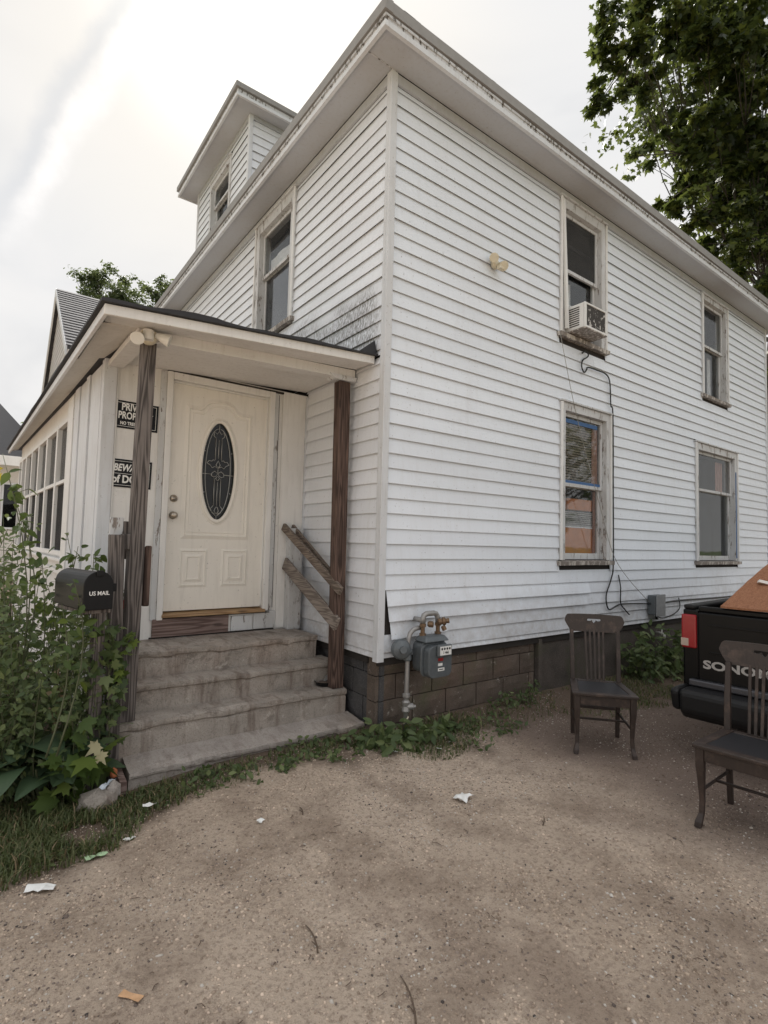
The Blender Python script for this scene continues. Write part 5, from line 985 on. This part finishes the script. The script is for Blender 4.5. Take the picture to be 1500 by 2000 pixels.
for s_ in (-1, 1):
    e = 1.10; ya, yb_ = gya, gya+s_*gw*e; za, zb = gza+.02, gza+.02-(gza-gzf)*e
    rf = part('roof', M_SHING if False else shingle('neighbour_shingles%d' % (s_+1), (.085, .083, .09), (.14, .135, .14), 4.5), nb, lambda b: b.hexa([(gx0-.09, ya, za), (gx1, ya, za), (gx1, yb_, zb), (gx0-.09, yb_, zb), (gx0-.09, ya, za+.07), (gx1, ya, za+.07), (gx1, yb_, zb+.07), (gx0-.09, yb_, zb+.07)]))
    part('rake_board', M_TRIM, nb, lambda b: b.hexa([(gx0-.12, ya, za-.12), (gx0-.091, ya, za-.12), (gx0-.091, yb_, zb-.12), (gx0-.12, yb_, zb-.12), (gx0-.12, ya, za+.075), (gx0-.091, ya, za+.075), (gx0-.091, yb_, zb+.075), (gx0-.12, yb_, zb+.075)]))
    if s_ < 0:
        nr = 22
        for i in range(nr):
            a0, a1 = i/nr, (i+1)/nr; y0_, y1_ = ya+(yb_-ya)*a0, ya+(yb_-ya)*a1; z0_, z1_ = za+(zb-za)*a0, za+(zb-za)*a1
            part('shingle_course', rf.data.materials[0], rf, lambda b: b.add([(gx0-.11, y0_, z0_+.072), (gx1, y0_, z0_+.072), (gx1, y1_-.01, z1_+.088), (gx0-.11, y1_-.01, z1_+.088), (gx0-.11, y1_-.01, z1_+.07), (gx1, y1_-.01, z1_+.07)], [(0, 1, 2, 3), (3, 2, 5, 4)]), recalc=False)
for yy in (10.2, 12.3):
    w = part('window', M_TRIM, nb, lambda b: (b.box(gx0-.05, gx0+.02, yy-.45, yy-.38, 3.4, 4.8), b.box(gx0-.05, gx0+.02, yy+.38, yy+.45, 3.4, 4.8), b.box(gx0-.05, gx0+.02, yy-.379, yy+.379, 3.4, 3.48), b.box(gx0-.05, gx0+.02, yy-.379, yy+.379, 4.72, 4.8))); part('pane', M_DGLASS, w, lambda b: b.box(gx0-.028, gx0-.023, yy-.38, yy+.38, 3.48, 4.72))
n2 = empty('porch_house', (-4, 20, -.1), 0, 'far neighbour house with dark roof and white porch eave at the left edge', 'house')
part('wall', M_NEIGH, n2, lambda b: b.box(-9, -1.2, 19.0, 27, -.2, 3.9)); part('roof', plain('dark_far_roof', (.06, .06, .065), .9), n2, lambda b: b.hexa([(-9.5, 18.2, 4.05), (-.9, 18.2, 4.05), (-.9, 27.5, 4.05), (-9.5, 27.5, 4.05), (-6, 20.8, 6.4), (-2.55, 20.8, 6.4), (-2.55, 25, 6.4), (-6, 25, 6.4)]))
part('eave_board', M_VINYL, n2, lambda b: b.box(-9.5, -.9, 18.1, 18.35, 3.72, 4.04)); part('eave_soffit', M_PORCH, n2, lambda b: b.box(-9.4, -1.0, 18.36, 18.99, 3.85, 3.9))
for x in np.arange(-5.0, -1.6, .55):
    w = part('window', M_TRIM, n2, lambda b: (b.box(x, x+.06, 18.95, 18.999, 1.6, 3.2), b.box(x+.48, x+.54, 18.95, 18.999, 1.6, 3.2), b.box(x+.061, x+.479, 18.95, 18.999, 3.14, 3.2), b.box(x+.061, x+.479, 18.95, 18.999, 1.6, 1.66))); part('pane', M_PGLASS, w, lambda b: b.box(x+.06, x+.48, 18.97, 18.975, 1.66, 3.14)); part('pane_backing', M_DARK, w, lambda b: b.box(x+.06, x+.48, 18.99, 18.998, 1.66, 3.14))
# ------------------------------------------------------------------ plants left of the steps
def bushy(name, stems, lm, leaf, label, cat='shrub', dens=26, tmpl=OVAL, tf=OVAL_F, spread=.09, r=.006, sm=M_STEM, droop=.3, start=.12):
    """stems: list of (base xyz, tip xyz)"""
    b0 = np.mean([s_[0] for s_ in stems], 0); t = empty(name, tuple(b0), 0, label, cat); mb = MB(); PP = []
    for a, b in stems:
        pts = limb(mb, a, b, r, r*.35, .10, 7); L = (Vector(b)-Vector(a)).length
        for i in range(int(dens*L)):
            q = start+(1-start)*random.random(); f_ = q*7; i0 = min(6, int(f_)); p = pts[i0].lerp(pts[i0+1], f_-i0); dr = Vector((random.gauss(0, 1), random.gauss(0, 1), random.gauss(0, .5))).normalized()*random.uniform(.02, spread)*(1.15-.5*q)*1.4
            PP.append(tuple(p+dr))
            if random.random() < .25: mb.tube([p, p+dr], .0018, 4)
    mb.build('stems', sm, t, smooth=True, recalc=False); P = np.array(PP); N = len(P)
    np_mesh('foliage', scatter_leaves(P, np.tile([-.15, -.55, .7], (N, 1)), leaf*(.55+.75*rng.random(N)), tmpl, .6, droop), tf, lm, t); return t
st = []
for i in range(74):
    x, y = random.uniform(-2.75, -2.0), random.uniform(.35, 2.3); h = (random.uniform(.7, 1.25)+.35*(random.random() < .25))*(1.08 if x < -2.2 else .82); st.append(((x, y, -.17), (x+random.uniform(-.22, .16)-.02, y+random.uniform(-.25, .2), h-.1)))
bushy('leafy_shrub', st, M_SHRUB, .062, 'dense leafy green shrub in front of the porch windows', dens=44, spread=.14)
st = []
for i in range(34): x, y = random.uniform(-2.7, -2.05), random.uniform(.25, .7); st.append(((x, y, -.17), (x+random.uniform(-.15, .12), y-random.uniform(0, .15), random.uniform(.35, .8))))
bushy('low_shrub', st, M_SHRUB, .05, 'low small leaved weeds in front of the tall shrub', 'weeds', dens=70, spread=.10, r=.004)
tw = bushy('tall_weed', [((-2.45, .8, -.17), (-2.55, .75, 1.98)), ((-2.40, .9, .2), (-2.38, 1.1, 1.62)), ((-2.42, .85, .3), (-2.48, .95, 1.75))], M_SEED, .085, 'tall leggy weed with one yellow leaf at the left edge', 'weed', dens=14, spread=.09, start=.35)
np_mesh('yellow_leaf', scatter_leaves(np.array([(-2.555, .76, 1.86), (-2.545, .74, 1.83)]), np.array([[-.2, -.8, .5]]*2), np.array([.13, .10]), MAPLE, .2), MAPLE_F, M_YELL, tw)
bushy('arching_sprig', [((-2.10, .62, .2), (-2.0, .66, 1.33)), ((-2.12, .65, .2), (-2.08, .80, 1.38)), ((-2.05, .6, .3), (-1.94, .5, 1.20)), ((-2.22, .05, .2), (-2.18, .10, 1.20)), ((-2.27, .06, .2), (-2.23, .12, 1.05))], M_SEED, .07, 'leafy sprig arching over the black mailbox', 'sprig', dens=20, spread=.07, start=.5)
bushy('climbing_vine', [((-1.98, .26, -.1), (-1.96, .30, .95)), ((-1.90, .30, .1), (-1.93, .33, .85)), ((-2.06, .28, .0), (-2.08, .30, .9)), ((-1.97, .24, .2), (-2.12, .22, .72))], M_SHRUB, .085, 'dark vine climbing the timber post below the mailbox', 'vine', dens=46, tmpl=MAPLE, tf=MAPLE_F, spread=.08, r=.004)
bushy('bright_vine', [((-1.92, .34, .45), (-1.80, .38, .80)), ((-1.95, .32, .5), (-1.86, .34, .72))], M_VINE, .085, 'bright yellow green vine leaves against the porch post', 'vine', dens=40, tmpl=MAPLE, tf=MAPLE_F, spread=.06, r=.003)
# hosta: broad single leaves
hs = empty('hosta', (-2.25, .30, -.17), 0, 'hosta with broad ribbed leaves at the foot of the shrub', 'plant')
def bigleaf(base, dirn, L, W_, rise, m, name, parent, lobes=False, curl=.5):
    d_ = Vector((dirn[0], dirn[1], 0)).normalized(); sx_ = Vector((-d_.y, d_.x, 0)); mb = MB(); n, mm = 9, 4; b0 = Vector(base)
    for i in range(n+1):
        t_ = i/n; c = b0+d_*(L*t_)+Vector((0, 0, rise*L*(t_-curl*1.6*t_*t_))); w_ = W_*math.sin(math.pi*min(1, t_**.62*.985+.015))**.75
        for j in range(-mm, mm+1): s_ = j/mm; mb.v.append(c+sx_*(w_*s_)+Vector((0, 0, .28*w_*(abs(s_)**1.5)*(1-.6*t_)+.006*math.cos(s_*9*math.pi)*(1 if w_ > .02 else 0))))
    k_ = 2*mm+1
    for i in range(n):
        for j in range(k_-1): q = i*k_+j; mb.f.append((q, q+1, q+k_+1, q+k_)); mb.m.append(0)
    return mb.build(name, m, parent, smooth=True, recalc=False)
for i in range(30):
    a = R(random.uniform(195, 345)) if i < 22 else R(random.uniform(0, 360)); bx_, by_ = -2.26+random.uniform(-.24, .26), .34+random.uniform(-.1, .22); L = random.uniform(.20, .33)
    bigleaf((bx_, by_, random.uniform(-.05, .16)), (math.cos(a), math.sin(a)), L, L*random.uniform(.34, .42), random.uniform(.5, 1.0), M_PALE if i in (4, 11) else M_HOSTA, 'leaf', hs, curl=random.uniform(.5, .75)); 
part('stalks', M_STEM, hs, lambda b: [b.tube([(-2.25, .35, -.2), (-2.3+random.uniform(-.2, .3), .3+random.uniform(-.1, .2), .08)], .006, 5) for i in range(12)], recalc=False)
sd = bushy('maple_seedling', [((-2.08, .20, -.17), (-2.10, .10, .40)), ((-2.08, .20, -.17), (-2.02, .12, .22)), ((-2.1, .2, -.15), (-2.18, .08, .18)), ((-2.08, .18, -.15), (-2.12, .06, .02))], M_SEED, .15, 'maple seedling with lobed bright leaves beside the bottom step', 'seedling', dens=26, tmpl=MAPLE, tf=MAPLE_F, spread=.10, droop=.9, r=.004)
np_mesh('dry_leaf', scatter_leaves(np.array([(-1.99, .10, .21), (-2.0, .09, .16)]), np.array([[-.3, -.8, .3]]*2), np.array([.11, .09]), MAPLE, .2), MAPLE_F, M_PALE, sd)
bushy('dry_stalk', [((-2.22, .45, .0), (-2.20, .38, .62))], M_DRYG, .05, 'dried brown flower stalk among the shrubs', 'stalk', dens=60, spread=.03, sm=M_DRYG)
# weeds by the foundation
def wstems(x0, x1, y0, y1, n, h0, h1): return [((x, y, gz(x, y)-.02), (x+random.uniform(-.12, .12), y+random.uniform(-.14, .08), gz(x, y)+random.uniform(h0, h1))) for x, y in ((random.uniform(x0, x1), random.uniform(y0, y1)) for _ in range(n))]
bushy('corner_weeds', wstems(-.22, .55, -.38, -.02, 34, .03, .15), M_SHRUB, .09, 'broad leaved weeds under the gas meter', 'weeds', dens=60, spread=.06, r=.003)
bushy('step_weeds', wstems(-1.5, -.25, -.22, .10, 46, .015, .07), M_SHRUB, .05, 'ragged low weeds along the front of the bottom step', 'weeds', dens=90, spread=.05, r=.002)
bushy('yard_weeds', wstems(.5, 1.25, -.62, -.1, 34, .015, .06), M_SHRUB, .045, 'ragged low weeds on the dirt right of the gas meter', 'weeds', dens=90, spread=.05, r=.002)
bushy('wall_weeds', wstems(1.30, 1.75, -.22, -.02, 14, .05, .2), M_SHRUB, .05, 'small weeds along the foundation left of the chair', 'weeds', dens=60, spread=.06, r=.003)
bushy('creeper', wstems(3.6, 5.2, -.35, -.03, 46, .1, .62), M_SHRUB, .10, 'leafy creeper against the dark foundation behind the chair', 'creeper', dens=40, spread=.10, r=.004)
# ------------------------------------------------------------------ grass, gravel
def blades(P, H, name, m, width=.006):
    N = len(P); a = rng.uniform(0, 2*np.pi, N); d_ = np.stack([np.cos(a), np.sin(a), np.zeros(N)], 1); w_ = np.stack([-np.sin(a), np.cos(a), np.zeros(N)], 1); b = rng.uniform(.25, 1.3, N)[:, None]; V = np.zeros((N, 5, 3)); H = H[:, None]
    up = np.array([0, 0, 1.]); wd = width*(.6+.8*rng.random((N, 1))); V[:, 0] = P-w_*wd/2; V[:, 1] = P+w_*wd/2; mid = P+up*H*.55+d_*H*b*.22; V[:, 2] = mid+w_*wd*.4; V[:, 3] = mid-w_*wd*.4; V[:, 4] = P+up*H*(1-.28*b)+d_*H*b*.75
    return V
def grass_pts(n, x0, x1, y0, y1, keep):
    out = []
    while len(out) < n:
        x, y = random.uniform(x0, x1), random.uniform(y0, y1)
        if keep(x, y): out.append((x, y, gz(x, y)-.005))
    return np.array(out)
def inhouse(x, y): return (x > -.02 and y > -.01) or (-1.87 < x and y > .13 and x < 0) or (x > -1.95 and y > 1.3)
def gkeep(x, y):
    if inhouse(x, y): return False
    d_ = y-gedge(x)+.22*noise.noise((x*2.7, y*2.7, 3))
    if d_ < 0: return False
    bare = noise.noise((x*1.9+5, y*1.9, 8)); dn = min(1, .25+d_*3.0)
    if x > .8: dn *= .35+.5*sst(x, 2.2, 3.2)
    elif x > -1.55: dn *= .42
    if bare > .22 and x > -2.3: return False
    return random.random() < dn
P = grass_pts(24000, -3.3, .9, -.9, .9, gkeep); V = blades(P, rng.uniform(.02, .07, len(P))*(1+.5*(P[:, 0] < -2)), 'grass', M_GRASS)
P2 = grass_pts(6500, .9, 5.2, -1.2, -.02, gkeep); V2 = blades(P2, rng.uniform(.02, .065, len(P2)), 'grass', M_GRASS); Va = np.concatenate([V, V2])
np_mesh('grass', Va, [(0, 1, 2, 3), (3, 2, 4)], [M_GRASS, M_DRYG], None, matidx=(rng.random(len(Va)) < .12).astype(int), label='short ragged green grass and weeds along the steps and foundation', category='grass', kind='stuff') if False else props(np_mesh('grass', Va, [(0, 1, 2, 3), (3, 2, 4)], [M_GRASS, M_DRYG], None, matidx=(rng.random(len(Va)) < .12).astype(int)), 'short ragged green grass along the steps and foundation', 'grass', kind='stuff')
N = 2600; P = grass_pts(N, -3.4, .85, -.8, .3, gkeep); props(np_mesh('clover', scatter_leaves(P+np.array([0, 0, .025])*rng.random((N, 1)), np.tile([0, 0, 1.], (N, 1)), .03*(.6+.8*rng.random(N)), OVAL, .5), OVAL_F, M_SHRUB, None), 'low clover and small broad leaves mixed into the grass', 'ground cover', kind='stuff')
# pebbles
ico = np.array([(0, 0, 1), (.894, 0, .447), (.276, .851, .447), (-.724, .526, .447), (-.724, -.526, .447), (.276, -.851, .447), (.724, .526, -.447), (-.276, .851, -.447), (-.894, 0, -.447), (-.276, -.851, -.447), (.724, -.526, -.447), (0, 0, -1)])
icf = [(0, 1, 2), (0, 2, 3), (0, 3, 4), (0, 4, 5), (0, 5, 1), (1, 6, 2), (2, 7, 3), (3, 8, 4), (4, 9, 5), (5, 10, 1), (6, 7, 2), (7, 8, 3), (8, 9, 4), (9, 10, 5), (10, 6, 1)]
def pebm(k):
    c = k.ramp(k.isl(), [(0, (.06, .05, .045)), (.12, (.13, .10, .085)), (.38, (.26, .205, .17)), (.62, (.38, .31, .255)), (.84, (.46, .41, .355)), (.965, (.60, .56, .51))]); return {'Base Color': c, 'Roughness': .9, 'Normal': k.bump(k.noise(k.coord(), 200, 2), .3, .002)}
M_PEB = mat('pebble', pebm)
def peb(n, smin, smax, keep, pw=2.5):
    out = []; sz = []
    while len(out) < n:
        r_ = random.random()**.8*5.2+.8; th = random.uniform(R(5), R(102)); x, y = -2.61+r_*math.cos(th), -3.53+r_*math.sin(th)
        if not inhouse(x, y) and keep(x, y): s_ = smin+(smax-smin)*random.random()**pw; out.append((x, y, gz(x, y)+s_*.12)); sz.append(s_)
    P, s_ = np.array(out), np.array(sz); N = len(P); ax = rng.uniform(.6, 1.3, (N, 3))*np.array([1, 1, .6]); ang = rng.uniform(0, 2*np.pi, N); V = ico[None]*ax[:, None, :]*(1+.25*rng.normal(size=(N, 12, 1))*.6); ca, sa = np.cos(ang)[:, None], np.sin(ang)[:, None]
    X = V[:, :, 0]*ca-V[:, :, 1]*sa; Y = V[:, :, 0]*sa+V[:, :, 1]*ca; return np.stack([X, Y, V[:, :, 2]], 2)*s_[:, None, None]+P[:, None, :]
pk = lambda x, y: random.random() < .12+.88*sst(noise.noise((x*1.4, y*1.4, 6))+.35*sst(x, .3, 1.6)+.3*noise.noise((x*4, y*4, 1)), -.15, .4)
V = np.concatenate([peb(30000, .0014, .0068, pk), peb(600, .005, .011, lambda x, y: True)])
props(np_mesh('gravel', V, icf, M_PEB, None), 'scattered gravel and small stones on the sandy driveway', 'gravel', kind='stuff')
M_CLOD = mat('soil_clod', lambda k: {'Base Color': k.mix(1.0, dirt_tone(k, k.coord()), k.ramp(k.isl(), [(0, (.5, .48, .46)), (.4, (.85, .85, .85)), (.8, (1.1, 1.1, 1.1)), (1, (1.35, 1.36, 1.38))]), 'MULTIPLY'), 'Roughness': .97, 'Specular IOR Level': .15})
props(np_mesh('soil_clods', peb(62000, .0014, .0075, lambda x, y: random.random() < .3+.7*sst(noise.noise((x*3, y*3, 2))+.6*noise.noise((x*9, y*9, 5)), -.2, .35), 2.0), icf, M_CLOD, None), 'crumbled soil and sand grains over the driveway', 'soil', kind='stuff')
# twigs and wood chips as loose litter
mb = MB()
for i in range(420):
    r_ = random.random()*4.6+.9; th = random.uniform(R(5), R(100)); x, y = -2.61+r_*math.cos(th), -3.53+r_*math.sin(th)
    if inhouse(x, y): continue
    L = random.uniform(.008, .035)*(1 if random.random() < .93 else 2.5); a = random.uniform(0, 6.28); z = gz(x, y)+.004; mb.tube([(x, y, z), (x+L*.5*math.cos(a), y+L*.5*math.sin(a), z+.003), (x+L*math.cos(a+.3), y+L*math.sin(a+.3), z)], [.0016, .0018, .0012], 4)
props(mb.build('wood_litter', plain('twig_bits', (.11, .075, .055), .9, 0, .5), None, recalc=False), 'small twigs and bark bits strewn over the dirt', 'twigs', kind='stuff')
def twig(x, y, L, a, label):
    z = gz(x, y)+.005; t = []
    for i in range(6): q = i/5; t.append((x+L*q*math.cos(a+.25*q), y+L*q*math.sin(a+.25*q), z+.004*math.sin(q*3)))
    mb = MB(); mb.tube(t, [.0034, .0034, .003, .003, .0024, .0014], 6); mb.tube([t[1], (t[1][0]+.03*math.cos(a+.7), t[1][1]+.03*math.sin(a+.7), z+.006)], [.003, .0015], 5); mb.build('twig', plain('twig_bark', (.12, .085, .06), .9), None, smooth=True, recalc=False, own=True, label=label, cat='twig', group='twigs on the dirt')
twig(-1.51, -1.705, .16, R(64), 'thin brown twig lying in the middle of the dirt'); twig(-1.40, -2.154, .20, R(52), 'forked twig at the bottom edge of the picture'); twig(-.03, -1.63, .10, R(20), 'short dark twig on the gravel right of the middle'); twig(-1.08, -.78, .09, R(60), 'small twig pair on the dirt below the steps')
# litter: individual crumpled papers
def paper(x, y, L, w_, a, m, label, name='paper_scrap', cr=.012, z=None):
    mb = MB(); n = 6; mm = 4; ca, sa = math.cos(a), math.sin(a); sd_ = random.random()*50; z0 = gz(x, y) if z is None else z
    for i in range(n+1):
        for j in range(mm+1):
            u, v = (i/n-.5)*L, (j/mm-.5)*w_*(1-.25*math.sin(i*1.3+sd_)); h = cr*(.6+noise.noise((u*30, v*30, sd_)))+.003; mb.v.append((x+u*ca-v*sa, y+u*sa+v*ca, z0+max(.002, h)))
    for i in range(n):
        for j in range(mm): q = i*(mm+1)+j; mb.f.append((q, q+1, q+mm+2, q+mm+1)); mb.m.append(0)
    mb.build(name, m, None, recalc=False, own=True, label=label, cat='litter', group='paper litter on the ground')
M_GREENP = plain('green_print_paper', (.45, .62, .38), .7, 0, .3, 60); M_TANP = plain('tan_wrapper', (.55, .33, .18), .7, 0, .4, 40); M_BLUEP = plain('bluish_paper', (.62, .68, .75), .7)
paper(-.19, -1.17, .11, .075, .2, M_WHITE, 'crumpled white tissue in the middle of the dirt', cr=.03); paper(-2.33, -.66, .12, .045, -.45, M_WHITE, 'torn white paper at the edge of the grass, lower left', cr=.022); paper(-2.085, -.51, .10, .035, .1, M_GREENP, 'pale green paper slip beside the grass', cr=.015); paper(-1.935, .10, .13, .03, .9, M_BLUEP, 'bluish white strip of paper leaning by the bottom step', cr=.03, z=-.06); paper(-1.76, -.18, .075, .03, -.2, M_WHITE, 'white paper scrap in the grass below the bottom step', cr=.02, z=-.11); paper(-1.92, -.437, .06, .03, .3, M_WHITE, 'small white paper scrap between grass and dirt', cr=.015); paper(-1.31, -.72, .035, .03, .3, M_WHITE, 'tiny white crumb of paper on the dirt below the steps', cr=.012); paper(-2.13, -1.52, .085, .024, 2.2, M_TANP, 'tan cigarette wrapper near the bottom left', cr=.008); paper(.40, -.46, .05, .04, .4, M_WHITE, 'white scrap on the weeds right of the gas meter', cr=.02); paper(.23, -.50, .02, .05, .2, M_WHITE, 'small white tab standing in the weeds below the meter', cr=.02); paper(-.09, -.36, .05, .035, .4, M_WHITE, 'white plastic bit in the weeds near the step end', cr=.02)
t = empty('rubble', (-1.95, .10, -.17), 0, 'broken concrete chunk with brick bits beside the edging plank', 'rubble')
def chunk(c, s_, m, nm):
    mb = MB(); mb.add([Vector(c)+Vector((v[0]*s_[0], v[1]*s_[1], v[2]*s_[2]))*(1+.3*noise.noise(Vector(v)*2+Vector(c)*9)) for v in ico], icf+[(11, 7, 6), (11, 8, 7), (11, 9, 8), (11, 10, 9), (11, 6, 10)]); mb.build(nm, m, t, bevel=.004)
chunk((-1.98, .10, -.12), (.13, .10, .07), M_CONC, 'concrete_chunk'); chunk((-1.90, .12, -.09), (.05, .06, .06), M_CONC2, 'concrete_chunk'); chunk((-1.89, .19, -.02), (.025, .03, .04), plain('orange_brick', (.42, .14, .06), .9, 0, .3, 40, .5), 'brick_bit')
# white valve by the creeper
t = empty('hose_bib', (4.55, -.06, .30), 0, 'white outdoor tap on the dark foundation behind the chair', 'tap'); part('tap_pipe', M_WPLAS, t, lambda b: b.tube([(4.62, .03, .36), (4.60, -.06, .36), (4.58, -.10, .35), (4.57, -.11, .30)], .016, 8), smooth=True); part('tap_wheel', M_WPLAS, t, lambda b: b.lathe([(.05, -.006), (.055, 0), (.05, .006), (.035, .006), (.035, -.006)], (4.52, -.10, .37), (.4, -.9, 0), 18))
